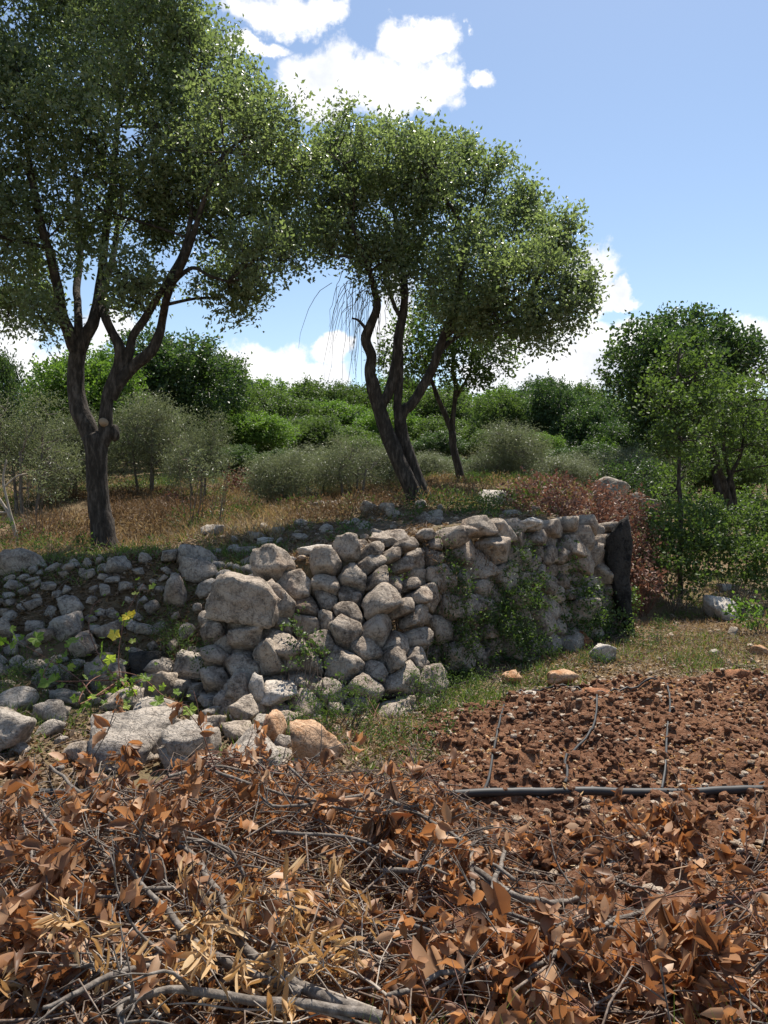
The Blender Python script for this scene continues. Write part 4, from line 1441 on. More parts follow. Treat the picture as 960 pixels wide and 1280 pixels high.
S, SG, SD, SO, SR, SW = M['stone'], M['stone_grey'], M['stone_dark'], M['stone_orange'], M['stone_red'], M['stone_white']
HR = [
    (305, 754, 86, 64, S, 'big weathered boulder topping the left corner of the wall', 6.22, -.12),
    (312, 797, 48, 36, S, 'rounded boulder tucked right under the big corner boulder', 6.15, .2),
    (338, 822, 40, 56, S, 'upright stone leaning on the wall below the rounded boulder', 6.0, .25),
    (148, 920, 104, 60, SG, 'large pale pitted boulder in the rubble behind the brown leaves', None, -.12),
    (238, 934, 58, 50, SG, 'dark grey block right of the large pitted boulder', None, .1),
    (312, 955, 92, 56, SG, 'grey ridge-backed rock behind the pipe', None, .15),
    (388, 932, 74, 58, SO, 'large orange boulder at the foot of the bank', None, -.2),
    (344, 914, 30, 46, SO, 'narrow tan stone leaning against the large orange boulder', None, .1),
    (196, 858, 42, 38, S, 'pointed brown grey rock above the large pitted boulder', None, .3),
    (240, 836, 46, 38, SG, 'pale angular rock in the middle of the rubble bank', None, -.15),
    (245, 862, 38, 17, SW, 'flat whitish stone right of the pointed rock', None, .25),
    (350, 868, 46, 24, SW, 'flat whitish stone on top of the wall\'s left foot', 5.7, 0),
    (319, 857, 24, 40, SW, 'upright cream stone beside the flat whitish one', 5.75, .05),
    (300, 862, 30, 40, S, 'brown grey stone left of the upright cream stone', 5.8, .2),
    (304, 890, 36, 34, S, 'squarish stone below the upright cream stone', 5.5, .1),
    (86, 873, 42, 22, SG, 'pale flat-topped rock left of the vine', None, -.1),
    (6, 915, 56, 54, SG, 'grey boulder cut by the left edge above the brown leaves', None, -.3),
    (70, 888, 36, 20, S, 'low rock behind the large pitted boulder\'s left end', None, 0),
    (262, 905, 40, 26, S, 'stone wedged above the dark grey block', None, .2),
    (265, 880, 34, 22, SG, 'small pale stone between the flat whitish stone and the dark grey block', None, -.2),
    (250, 960, 42, 30, SG, 'shadowed stone under the dark grey block', None, 0),
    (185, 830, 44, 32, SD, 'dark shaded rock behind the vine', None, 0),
    (355, 905, 40, 30, S, 'stone behind the large orange boulder', 5.5, 0),
    (4, 765, 52, 54, SG, 'bluish shaded boulder at the left edge of the bank', 7.3, -.5),
    (64, 738, 38, 28, SG, 'shaded rounded boulder high on the bank near the left edge', 8.0, 0),
    (100, 743, 28, 30, SG, 'shaded egg-shaped stone next to the rounded boulder on the bank', 7.7, 0),
    (92, 768, 34, 30, SG, 'shaded block below the egg-shaped stone', 7.2, .3),
    (168, 742, 34, 18, SG, 'shaded wide stone near the middle of the bank', 8.0, 0),
    (130, 728, 26, 18, SG, 'shaded stone just below the big trunk', 8.3, 0),
    (640, 848, 26, 18, SO, 'orange stone at the left of the soil\'s back edge', None, .15),
    (702, 849, 38, 21, SO, 'bright orange stone at the back edge of the soil', None, -.1),
    (662, 869, 34, 10, SW, 'flat pale stone between the two orange stones', None, 0),
    (725, 801, 34, 22, SR, 'red brown stone at the foot of the wall', None, .1),
    (754, 815, 40, 28, SW, 'pale squarish block by the red brown stone', None, .1),
    (748, 867, 44, 13, SR, 'low brown stone half sunk in the soil\'s back edge', None, 0),
    (690, 866, 24, 7, SW, 'thin pale stone beside the low brown one', None, 0),
    (852, 856, 34, 7, SW, 'thin flat pale slab lying on the soil at the top of a hose', None, 0),
    (915, 850, 40, 17, SR, 'orange brown stone tilted like a wedge at the right of the soil', None, .6),
    (900, 761, 42, 26, SW, 'pale rounded boulder at the edge of the brambles', None, -.1),
    (946, 812, 24, 14, SO, 'orange stone near the right edge on the weedy ground', None, 0),
    (893, 816, 12, 8, SG, 'little blue grey stone on the weedy ground at the right', None, 0),
    (905, 735, 16, 10, SG, 'small grey stone behind the pale rounded boulder', None, 0),
    (822, 737, 18, 12, SG, 'small grey stone left of the slender stem\'s foot', None, 0),
    (770, 612, 52, 30, SG, 'jagged grey boulder on the skyline of the terrace', 14.5, .35),
    (820, 629, 42, 12, SG, 'long low grey rock right of the jagged boulder', 14, -.1),
    (795, 622, 22, 12, SG, 'small rock touching the jagged boulder', 14.3, 0),
    (408, 638, 42, 24, SG, 'grey split boulder in the shade left of the leaning trunks', 11.5, 0),
    (626, 623, 46, 22, SW, 'pale rough rock right of the leaning trunks', 10.8, -.1),
    (265, 663, 30, 13, SG, 'low grey rock in the field right of the saplings', None, 0),
    (147, 617, 18, 9, SW, 'small white rock beside the big trunk in the field', None, 0),
    (305, 687, 30, 10, S, 'flat stone on the terrace edge above the corner boulder', None, 0),
    (330, 678, 20, 12, SW, 'pale stone on the leaf litter of the terrace', None, 0),
    (375, 672, 22, 9, S, 'flat grey stone at the back of the sunlit leaf litter', None, 0),
    (395, 688, 46, 14, SW, 'long pale slab on the wall top', 6.95, -.1),
    (360, 702, 44, 16, SW, 'pale slab on the wall top next to the corner boulder', 6.85, -.15),
    (445, 683, 34, 14, S, 'rounded slab on the wall top in the middle of the sunlit end', 6.95, .1),
    (480, 676, 36, 16, S, 'broad cap stone of the wall top near the corner', 6.95, 0),
    (662, 655, 34, 18, SW, 'pale round cap stone above the feathery shrub', 8.0, .2),
    (700, 660, 26, 15, S, 'pale cap stone right of the feathery shrub', 8.5, 0),
    (585, 664, 24, 15, S, 'cap stone at the top of the narrow creeper', 7.3, 0),
    (615, 657, 26, 14, S, 'grey cap stone left of the feathery shrub', 7.6, 0),
    (735, 656, 22, 12, S, 'cap stone next to the dark upright stone', 8.9, 0),
]
for i, (px, py, w_, h_, mt, lb, D_, tl) in enumerate(HR):
    hero_rock(px, py, w_, h_, mt, lb, 300 + i * 7, D_, 4 if w_ > 30 else 3, tilt=tl, amp=.13, name='boulder' if w_ > 50 else 'rock')
# dark upright stone at the end of the wall
V, f = rock(913, 4, (.175, .18, .62), nplanes=12, amp=.22)
top = P(768, 668, 8.95)
V[:, 0] += (V[:, 2] < 0) * (-V[:, 2]) * .16
V = V * np.array([1, 1, 1.0])
g = P(770, 720, 8.8)
o = add_obj('upright_stone', mesh_from('upright_stone', V, [f]), SD, None, g)
tag(o, 'tall blackish upright stone closing the right end of the wall', 'rock')

# loose stones: bank in the shade, sunny lower bank, terrace
PM = []
for i in range(10):
    V, f = rock(500 + i, 3, (1, .85, .72), amp=.12)
    PM.append(mesh_from('stone', V, [f]))
    PM[-1].materials.append(SG if i % 2 else S)


def dart(n, xr, yr, r0, r1, cond, seed, sp=.8):
    rs = np.random.default_rng(seed)
    out_ = []
    for k in range(n * 40):
        if len(out_) >= n:
            break
        x_, y_ = rs.uniform(*xr), rs.uniform(*yr)
        r_ = r0 + (r1 - r0) * rs.uniform() ** 2
        if not cond(x_, y_):
            continue
        if any((x_ - a) ** 2 + (y_ - b) ** 2 < (sp * (r_ + c)) ** 2 for a, b, c in out_):
            continue
        out_.append((x_, y_, r_))
    return out_


def loose(lst, label, group):
    z = H(np.array([q[0] for q in lst]), np.array([q[1] for q in lst]))
    for (x_, y_, r_), zz in zip(lst, z):
        o = add_obj('stone', PM[rng.integers(len(PM))], None, None, (x_, y_, zz + r_ * .25))
        o.rotation_euler = (rng.normal() * .3, rng.normal() * .3, rng.uniform(0, 6.28))
        o.scale = (r_, r_ * rng.uniform(.7, 1), r_ * rng.uniform(.6, 1))
        tag(o, label, 'stone', group)


esd = lambda a, b: float(edge_sd(np.array([a]), np.array([b]))[0][0])
loose(dart(135, (-4.6, -1.15), (6.1, 7.75), .06, .23, lambda a, b: a > -b * .56, 1, .66), 'small shaded grey stone in the rubble bank under the left tree', 'stones of the shaded bank')
loose(dart(95, (-3.5, -0.5), (4.5, 6.5), .05, .19, lambda a, b: a > -b * .56 and a < -.45, 2, .68), 'small pale stone in the lower rubble between the larger rocks', 'stones of the lower rubble')
loose(dart(42, (-2.2, 3.2), (6.9, 10.5), .05, .13, lambda a, b: esd(a, b) > .3, 4), 'loose grey stone lying on the terrace behind the wall', 'stones on the terrace')
loose(dart(14, (3.2, 6.5), (7.2, 12), .04, .10, lambda a, b: esd(a, b) < -.7, 5), 'small stone on the weedy ground right of the wall', 'stones on the weedy ground')


# ------------------------------------------------------------------ grass, weeds and litter (uncountable)
def blades(name, x, y, h0, h1, wd, mat, label, lean=.5, T=BLADE, z=None):
    n_ = len(x)
    z = H(x, y) if z is None else z
    pos = np.stack([x, y, z - .01], -1)
    d = norm(np.stack([rng.normal(size=n_) * lean, rng.normal(size=n_) * lean, np.ones(n_)], -1))
    nr = rdirs(n_)
    Lb = rng.uniform(h0, h1, n_)
    mb_ = MB()
    add_leaves(mb_, pos, d, nr, Lb, wd * rng.uniform(.7, 1.3, n_), T, curl=rng.uniform(.2, 2.2, n_))
    o_ = mb_.build(name, mat, smooth=False)
    tag(o_, label, name.replace('_', ' '), kind='stuff')
    return o_


def field_pts(n_, y0, y1, seed, thr=0.0, f=0.8, p=1.0, cond=None):
    """points spread over the seen field, denser near, clumped by noise"""
    rs = np.random.default_rng(seed)
    y_ = y0 + (y1 - y0) * rs.uniform(0, 1, n_) ** p
    x_ = rs.uniform(-.62, .62, n_) * y_
    q = fbm(np.stack([x_, y_, np.zeros(n_)], -1) * f, 3, seed)
    k_ = q > thr + rs.uniform(-.06, .06, n_)
    if cond is not None:
        k_ &= cond(x_, y_)
    return x_[k_], y_[k_]


terr = lambda a, b: edge_sd(a, b)[0] > 0.35
low = lambda a, b: edge_sd(a, b)[0] < -0.35
x, y = field_pts(130000, 8.5, 26, 51, .45, .7, 1.0, lambda a, b: terr(a, b) & ((b > 11) | (a < -1.2)))
blades('dry_grass', x, y, .06, .26, .010, M['grass_dry'], 'straw coloured dry grass covering the terrace and the field', .7)
x, y = field_pts(70000, 7.0, 26, 52, .50, .6, 1.0, terr)
x2, y2 = field_pts(140000, 5.0, 22, 53, .545, 1.3, 1.0, lambda a, b: (edge_sd(a, b)[0] < -0.15) & (soil_w(a, b) < .5))
x3 = rng.uniform(-1.0, 1.3, 4000); y3 = rng.uniform(4.2, 7.2, 4000)
k3 = (edge_sd(x3, y3)[0] < -.1) & (soil_w(x3, y3) < .6) & (fbm(np.stack([x3, y3, x3 * 0], -1) * 2, 3, 77) > .42)
x4 = rng.uniform(-4.2, -1.0, 12000); y4 = rng.uniform(4.6, 8.6, 12000)
k4 = (fbm(np.stack([x4, y4, x4 * 0], -1) * 1.6, 3, 78) > .5)
x = np.concatenate([x, x2, x3[k3], x4[k4]]); y = np.concatenate([y, y2, y3[k3], y4[k4]])
blades('green_grass', x, y, .03, .14, .009, M['grass_green'], 'short green grass and weeds between the stones', .8)
x, y = field_pts(60000, 6.8, 20, 54, .42, 1.0, 1.0, low)
blades('dry_grass', x, y, .03, .13, .009, M['grass_dry'], 'short dry grass on the ground right of the wall', .9)


def litter(name, x, y, L, Wd, mat, label, zoff=.02, T=LEAF4, lift=None):
    n_ = len(x)
    z = H(x, y) + zoff * rng.uniform(0, 1, n_) if lift is None else lift
    pos = np.stack([x, y, z], -1)
    d = norm(np.stack([rng.normal(size=n_), rng.normal(size=n_), rng.normal(size=n_) * .35], -1))
    nr = norm(rdirs(n_) * .5 + np.array([0, 0, 1]))
    s_ = rng.uniform(.6, 1.3, n_)
    mb_ = MB()
    add_leaves(mb_, pos, d, nr, L * s_, Wd * s_, T, curl=rng.uniform(-1, 2.5, n_))
    o_ = mb_.build(name, mat, smooth=False)
    tag(o_, label, 'fallen leaves', kind='stuff')
    return o_


x, y = field_pts(26000, 6.6, 10, 58, .34, .9, 1.0, lambda a, b: (edge_sd(a, b)[0] < -.1) & (a > 1) & (soil_w(a, b) < .5))
litter('fallen_leaves', x, y, .045, .022, M['leaf_rust'], 'brown leaf litter and chaff on the ground right of the wall')
x, y = field_pts(42000, 6.6, 13, 55, .36, .9, 1.0, lambda a, b: edge_sd(a, b)[0] > -.2)
litter('fallen_leaves', x, y, .05, .028, M['leaf_rust'], 'brown fallen leaves on the terrace under the trees')
x, y = field_pts(60000, 3.5, 8.6, 56, .34, 1.4, 1.0, lambda a, b: (a < .5) & (edge_sd(a, b)[0] < 1.2))
litter('fallen_leaves', x, y, .045, .026, M['leaf_rust'], 'brown fallen leaves between the rocks of the bank')

n = 5200
x = rng.uniform(-.2, 4.6, n); y = rng.uniform(3.3, 7.6, n)
k = (fbm(np.stack([x, y, x * 0], -1) * 1.5, 3, 59) + sm(y, 5.6, 6.6) * .12 > .49) & (edge_sd(x, y)[0] < -.2)
x, y = x[k], y[k]
litter('fallen_leaves', x, y, .035, .014, M['leaf_tan'], 'dry straw and leaves blown over the ploughed soil', lift=np.maximum(H(x, y), soil_z(x, y)) + .012)

x, y = field_pts(26000, 4.2, 9.5, 63, .40, 1.8, 1.0, lambda a, b: (edge_sd(a, b)[0] < -.1) & (soil_w(a, b) < .6) & (a > -1.2))
blades('dry_grass', x, y, .03, .12, .007, M['grass_dry'], 'short dry grass between the wall foot and the soil', 1.1)

# tall dry weeds as clumps with small leaves over the field (bracken like, tan and rust)
rs_ = np.random.default_rng(90)
cl = []
mbt = {'grass_dry': MB(), 'leaf_brown': MB(), 'leaf_weed': MB()}
cx_, cy_ = field_pts(2400, 9.8, 24, 57, .40, .5, .9, lambda a, b: edge_sd(a, b)[0] > .6)
cz_ = H(cx_, cy_)
for a, b, c in zip(cx_, cy_, cz_):
    s_ = rs_.uniform(.12, .34)
    q = float(fbm(np.array([[a * .45, b * .45, 3.0]]), 2, 66)[0])
    key = 'leaf_brown' if q > .57 else ('grass_dry' if q > .50 else 'leaf_weed')
    if rs_.uniform() < .22:
        key = rs_.choice(list(mbt))
    n_ = int(60 + 380 * s_ ** 1.2)
    d = rdirs(n_)
    d[:, 2] = np.abs(d[:, 2])
    p = np.array([a, b, c]) + d * s_ * np.array([1, 1, .9]) * (rng.uniform(.1, 1, n_) ** .5)[:, None]
    add_leaves(mbt[key], p, norm(d + rdirs(n_) * .8), rdirs(n_), rng.uniform(.03, .085, n_), rng.uniform(.008, .02, n_))
tag(mbt['grass_dry'].build('dry_weeds', M['grass_dry'], smooth=False), 'tall straw coloured dry weeds across the field', 'dry weeds', kind='stuff')
tag(mbt['leaf_brown'].build('rusty_weeds', M['leaf_rust'], smooth=False), 'rust brown withered weeds across the field', 'dry weeds', kind='stuff')
tag(mbt['leaf_weed'].build('green_weeds', M['leaf_weed'], smooth=False), 'green weeds scattered through the field', 'weeds', kind='stuff')

# thin sticks lying about on ground and rubble
n = 900
x = rng.uniform(-3.5, 4.5, n); y = rng.uniform(4.2, 9.5, n)
k = (np.abs(x) < .6 * y) & (np.abs(edge_sd(x, y)[0]) > .0) & (soil_w(x, y) < .9)
x, y = x[k], y[k]
a = rng.uniform(0, 6.28, len(x)); ln = rng.uniform(.08, .35, len(x))
z0 = H(x, y)
x1, y1 = x + np.cos(a) * ln, y + np.sin(a) * ln
z1 = H(x1, y1)
p0 = np.stack([x, y, z0 + .01], -1); p2 = np.stack([x1, y1, z1 + rng.uniform(.0, .07, len(x))], -1)
pm = (p0 + p2) / 2 + rng.normal(size=p0.shape) * .02 + np.array([0, 0, .02])
mb = MB()
add_twigs(mb, np.stack([p0, pm, p2], 1), np.tile([[.004, .003, .002]], (len(x), 1)), 4)
tag(mb.build('sticks', M['twig'], smooth=True), 'thin dry sticks lying on the ground and the rubble', 'sticks', kind='stuff')

# ------------------------------------------------------------------ grape vine on the bank
vg = hit(150, 850)
vine = empty('vine_plant', vg, 'straggling vine with yellow and light green lobed leaves on the rubble bank', 'vine')
mb = MB()
ends = []
for lst in ([(150, 850, 5.9), (148, 820, 6.0), (152, 790, 6.1), (158, 768, 6.2), (170, 745, 6.3), (180, 730, 6.4)], [(150, 850, 5.9), (130, 830, 6.0), (112, 790, 6.2), (115, 760, 6.4), (128, 748, 6.5)],
            [(160, 860, 5.7), (180, 850, 5.6), (205, 870, 5.5), (240, 885, 5.2)], [(120, 870, 5.6), (100, 850, 5.8), (70, 830, 6.0), (20, 800, 6.3)], [(60, 850, 5.7), (65, 825, 5.9), (78, 812, 6.1)],
            [(170, 870, 5.6), (150, 845, 5.8), (120, 850, 5.9)], [(100, 880, 5.3), (115, 850, 5.6), (150, 840, 5.8), (190, 850, 5.7)]):
    if lst[0][0] != 150:
        lst = [(150, 850, 5.9)] + lst
    p = np.array([P(*q) for q in lst])
    zz = H(p[:, 0], p[:, 1])
    p[:, 2] = np.maximum(p[:, 2], zz + .03)
    p, r = spline(p, np.linspace(.006, .0022, len(p)), 5)
    add_tube(mb, p - vg, r, 5)
    ends.append(p)
mb.build('stem', M['twig_red'], vine)
yl = MB()
yp = np.array([P(157, 766, 6.0), P(144, 786, 5.95), P(162, 768, 6.05)])
add_leaves(yl, yp - vg, np.array([[.3, -.4, -.3], [0, -.5, -.8], [.7, -.3, .1]]), np.array([[0, -1, .5], [0.1, -1, .2], [0, -1, .6]]), np.array([.095, .11, .07]), np.array([.11, .11, .08]), VINE)
o = yl.build('yellow_leaf', M['leaf_yellow'], vine, smooth=False)
o['label'] = 'bright yellow leaves at the tip of the vine'
vl = MB()
allp = np.concatenate(ends)
idx = rng.integers(0, len(allp), 120)
q = allp[idx] + rng.normal(size=(120, 3)) * .05
extra = np.array([P(20, 800, 6.1), P(15, 792, 6.1), P(38, 795, 6.15), P(190, 890, 5.2), P(235, 880, 5.1), P(205, 905, 4.95), P(190, 875, 5.3), P(60, 845, 5.6), P(127, 815, 5.9), P(100, 800, 6.0), P(140, 830, 5.8), P(8, 806, 6.1)])
q = np.vstack([q, extra])
n_ = len(q)
Lv = np.concatenate([rng.uniform(.03, .075, 120), rng.uniform(.09, .15, len(extra))])
add_leaves(vl, q - vg, norm(rdirs(n_) + np.array([0, -.5, -.4])), norm(rdirs(n_) * .6 + np.array([0, -.7, .7])), Lv, Lv * 1.05, VINE)
vl.build('foliage', M['leaf_vine'], vine, smooth=False)

# ------------------------------------------------------------------ pipe and drip hoses
def ground_line(lst, lift, r, per=6):
    p = np.array([[q[0], q[1], 0] for q in lst], float)
    p, rr = spline(p, np.full(len(p), r), per)
    p[:, 2] = np.maximum(H(p[:, 0], p[:, 1]), 0 * p[:, 0]) + lift
    return p, rr


pa = [P(-60, 1003, 4.12), P(20, 1003, 4.12), P(130, 1001, 4.12), P(230, 1000, 4.1), P(330, 1010, 4.05), P(470, 1022, 4.0), P(595, 1019, 3.98), P(680, 1014, 4.0), P(780, 1009, 4.02), P(880, 1006, 4.05), P(960, 1002, 4.08), P(1060, 999, 4.1)]
pa = np.array(pa)
p, r = spline(pa, np.full(len(pa), .022), 8)
zz = np.maximum(H(p[:, 0], p[:, 1]), soil_z(p[:, 0], p[:, 1]))
zz = np.convolve(np.pad(zz, 10, mode='edge'), np.ones(21) / 21, 'valid')
p[:, 2] = np.maximum(p[:, 2], zz + .018)
o_ = p[len(p) // 2].copy()
mb = MB()
p = p + np.stack([np.zeros(len(p)), (fbm(p * 1.6, 2, 4) - .5) * .10, (fbm(p * 2.6, 2, 6) - .5) * .03], -1)
add_tube(mb, p - o_, r, 14)
pipe = mb.build('irrigation_pipe', M['pipe'])
pipe.location = tuple(o_)
tag(pipe, 'thick black irrigation pipe lying across the ground behind the dry branches', 'pipe')
HO = [([(605, 1012), (612, 985), (618, 950), (624, 920), (630, 892)], 'thin black hose on the soil, the one nearest the wall corner'),
      ([(706, 1008), (709, 985), (708, 965), (738, 930), (745, 905), (746, 885)], 'thin black hose running from the pipe over the middle of the soil'),
      ([(827, 1000), (832, 975), (833, 940), (837, 905), (837, 885), (834, 868)], 'thin black hose running to the flat pale slab on the soil')]
for lst, lb in HO:
    pts = np.array([hit(a, b) for a, b in lst])
    p, r = spline(pts, np.full(len(pts), .008), 8)
    zz = soil_z(p[:, 0], p[:, 1])
    kz = np.convolve(np.pad(zz, 4, mode='edge'), np.ones(9) / 9, 'valid')
    p[:, 2] = np.maximum(kz, zz - .01) + .024
    mb = MB()
    o_ = p[0].copy()
    add_tube(mb, p - o_, r, 7)
    h_ = mb.build('drip_hose', M['pipe'])
    h_.location = tuple(o_)
    tag(h_, lb, 'hose', 'drip hoses on the soil')
pts = np.array([P(918, 1004, 4.0) + (0, 0, .02), P(930, 992, 4.1), P(945, 982, 4.2), P(958, 978, 4.25), P(975, 985, 4.2)])
p, r = spline(pts, np.full(len(pts), .008), 7)
mb = MB()
add_tube(mb, p - p[0], r, 7)
h_ = mb.build('drip_hose', M['pipe'])
h_.location = tuple(p[0])
tag(h_, 'short black hose looping up behind the pipe at the right edge', 'hose', 'drip hoses on the soil')
pts = np.array([hit(a, b) for a, b in [(835, 866), (810, 868), (775, 872), (745, 875), (715, 872), (690, 874), (650, 872), (633, 885)]])
p, r = spline(pts, np.full(len(pts), .008), 8)
p[:, 2] = np.maximum(soil_z(p[:, 0], p[:, 1]), H(p[:, 0], p[:, 1])) + .02
mb = MB()
add_tube(mb, p - p[0], r, 7)
h_ = mb.build('drip_hose', M['pipe'])
h_.location = tuple(p[0])
tag(h_, 'thin black hose along the back edge of the soil by the orange stones', 'hose', 'drip hoses on the soil')


# ------------------------------------------------------------------ brush pile in front
def pile_z(x, y):
    return H(x, y) + pile_h(x, y)


def wiggle(p, amt, seed):
    k_ = np.linspace(0, 1, len(p))
    env = np.minimum(k_, 1) * 1.0
    w_ = np.stack([fbm(p * 7 + seed, 2, 5 + i) - .5 for i in range(3)], -1)
    return p + w_ * amt * (.3 + env)[:, None]


def dry_branch(pts, r0, r1, label, group=None, leafn=40, leafmat='leaf_brown', L=.065, Wd=.032, twigs=8, tl=.28, bark='bark_grey', T=LEAF8, wig=.05, clus=1.0):
    p, r = spline(pts, np.linspace(r0, r1, len(pts)), 6)
    p = wiggle(p, wig, rng.uniform(0, 100))
    base = p[0].copy()
    root = empty('dry_branch', base, label, 'branch', group)
    mb_ = MB()
    add_tube(mb_, p - base, r * (1 + .25 * (fbm(p * 40, 2, 3) - .5)), 8, .10)
    tips = [p[-6:]]
    tp = [p]
    for j in range(twigs):
        i = int(rng.uniform(.15, .98) * (len(p) - 1))
        a = p[i]
        tan = norm(p[min(i + 1, len(p) - 1)] - p[max(i - 1, 0)])
        side = norm(np.cross(tan, rdirs(1)[0]))
        d = norm(tan * rng.uniform(.5, 1.0) + side * rng.uniform(.5, 1.0) + np.array([0, 0, .22]))
        ll = tl * rng.uniform(.5, 1.3)
        q = np.array([a, a + d * ll * .5 + rng.normal(size=3) * .02, a + d * ll + rng.normal(size=3) * .04 + np.array([0, 0, -.03])])
        rr = min(r[i] * .55, .006)
        q, qr = spline(q, [rr, rr * .7, .0014], 4)
        q = wiggle(q, .03, rng.uniform(0, 100))
        add_tube(mb_, q - base, qr, 5)
        tp.append(q)
        for jj in range(2):
            i2 = rng.integers(3, len(q) - 1)
            d2 = norm(d + rdirs(1)[0] * .8)
            q2 = np.array([q[i2], q[i2] + d2 * ll * .2, q[i2] + d2 * ll * .42 + (0, 0, -.01)])
            add_tube(mb_, q2 - base, np.array([.0024, .0018, .001]), 4)
            tips.append(q2)
        tips.append(q[4:])
    mb_.build('stem', M[bark], root)
    if leafn:
        al = np.concatenate(tips)
        lb_ = MB()
        # leaves sit in little bunches
        nb_ = max(1, leafn // 5)
        c = al[rng.integers(0, len(al), nb_)]
        c = np.repeat(c, 5, 0)
        ax = np.repeat(rdirs(nb_) + np.array([0, -.15, -.1]), 5, 0)
        n_ = len(c)
        d = norm(ax + rdirs(n_) * .75 * clus)
        s_ = rng.uniform(.65, 1.3, n_)
        add_leaves(lb_, c - base + rng.normal(size=(n_, 3)) * .012, d, rdirs(n_), L * s_, Wd * s_ * rng.uniform(.7, 1.1, n_), T, curl=rng.uniform(-2.2, 3.6, n_) * (1.0 if Wd > .02 else .35))
        lb_.build('foliage', M[leafmat], root, smooth=True)
    return root


def pl(lst, lift=0.03):
    o = []
    for q in lst:
        h = hit(q[0], q[1], pile_h)
        v = rayd(q[0], q[1])
        D = h[1] - (q[2] if len(q) > 2 else lift)
        k_ = D / v[1]
        o.append(np.array([v[0] * k_, D, CAMZ + v[2] * k_]))
    return np.array(o)


GB = 'cut dry branches of the brush pile'
NB = [
    ([(478, 1272), (400, 1243), (325, 1200), (282, 1152), (272, 1120), (250, 1076), (215, 1057), (188, 1062)], .015, .005, 'thickest grey branch curving up through the left half of the brush pile', 30, 7),
    ([(378, 1240), (300, 1210), (228, 1165), (200, 1125), (165, 1095), (140, 1070), (90, 1048)], .012, .003, 'long grey branch curving left beside the thickest one', 30, 8),
    ([(470, 1270), (350, 1252), (225, 1240), (165, 1250), (148, 1285)], .012, .006, 'grey branch lying flat along the bottom left under the tan leaves', 0, 5),
    ([(250, 1195), (150, 1215), (95, 1240), (45, 1258)], .009, .004, 'stout grey branch near the bottom left corner', 10, 4),
    ([(272, 1120), (228, 1110), (185, 1112), (130, 1118), (60, 1110)], .008, .003, 'straight branch lying across the pile left of the thickest branch', 25, 5),
    ([(892, 1135), (860, 1133), (810, 1137), (760, 1155), (690, 1195), (630, 1210), (560, 1222), (480, 1238)], .008, .006, 'long smooth branch sweeping across the right half of the brush pile', 20, 4),
    ([(592, 1085), (625, 1108), (655, 1122), (700, 1130), (722, 1122), (714, 1105), (700, 1088)], .011, .008, 'thick branch with a hooked end in the middle right of the pile', 0, 3),
    ([(631, 1058), (622, 1100), (612, 1130), (603, 1158)], .008, .009, 'short pale stick standing nearly upright in the middle of the pile', 0, 0),
    ([(592, 1062), (589, 1095), (595, 1125), (602, 1152)], .008, .007, 'short crooked stick just left of the pale upright one', 0, 1),
    ([(480, 997), (530, 1020), (570, 1045), (592, 1066), (640, 1100)], .007, .006, 'brown branch sloping down from the end of the pipe', 15, 6),
    ([(478, 1088), (530, 1088), (565, 1076), (590, 1066)], .009, .006, 'short grey branch lying level left of the two upright sticks', 10, 2),
    ([(735, 1068), (760, 1092), (800, 1110), (840, 1125)], .009, .006, 'grey forked branch behind the long smooth one', 5, 5),
    ([(16, 975, .25), (22, 1010, .25), (34, 1060, .2), (52, 1100, .15), (66, 1160, .1)], .004, .002, 'thin bowed twig hanging at the far left of the pile', 20, 3),
    ([(22, 985, .2), (65, 1030, .2), (80, 1085, .15), (95, 1142, .1)], .004, .002, 'second thin bowed twig right of the one at the far left', 20, 3),
    ([(62, 958), (125, 1010), (160, 1028), (230, 1045)], .007, .004, 'pale peeling branch crossing the pipe on the left', 30, 5),
    ([(160, 880, .2), (150, 905, .2), (130, 940, .15), (118, 1000, .1)], .004, .003, 'thin twig sticking up in front of the large pitted boulder', 15, 3),
    ([(270, 965), (330, 985), (400, 1003), (460, 1015), (520, 1012)], .006, .004, 'brown branch lying just behind the middle of the pile', 10, 8),
    ([(340, 1040), (420, 1045), (470, 1060), (520, 1085), (560, 1100)], .006, .004, 'thin grey branch through the middle of the brown leaves', 25, 6),
    ([(595, 1120), (650, 1150), (720, 1160), (765, 1160)], .006, .005, 'dark branch under the long smooth one', 5, 5),
    ([(500, 1150), (560, 1165), (590, 1150), (610, 1140)], .007, .004, 'weathered branch left of the foot of the upright sticks', 10, 4),
]
for (lst, r0, r1, lb, ln_, tw) in NB:
    dry_branch(pl(lst, .10), r0 * 1.2, r1 * 1.2, lb, GB, leafn=ln_ * 3, twigs=tw)
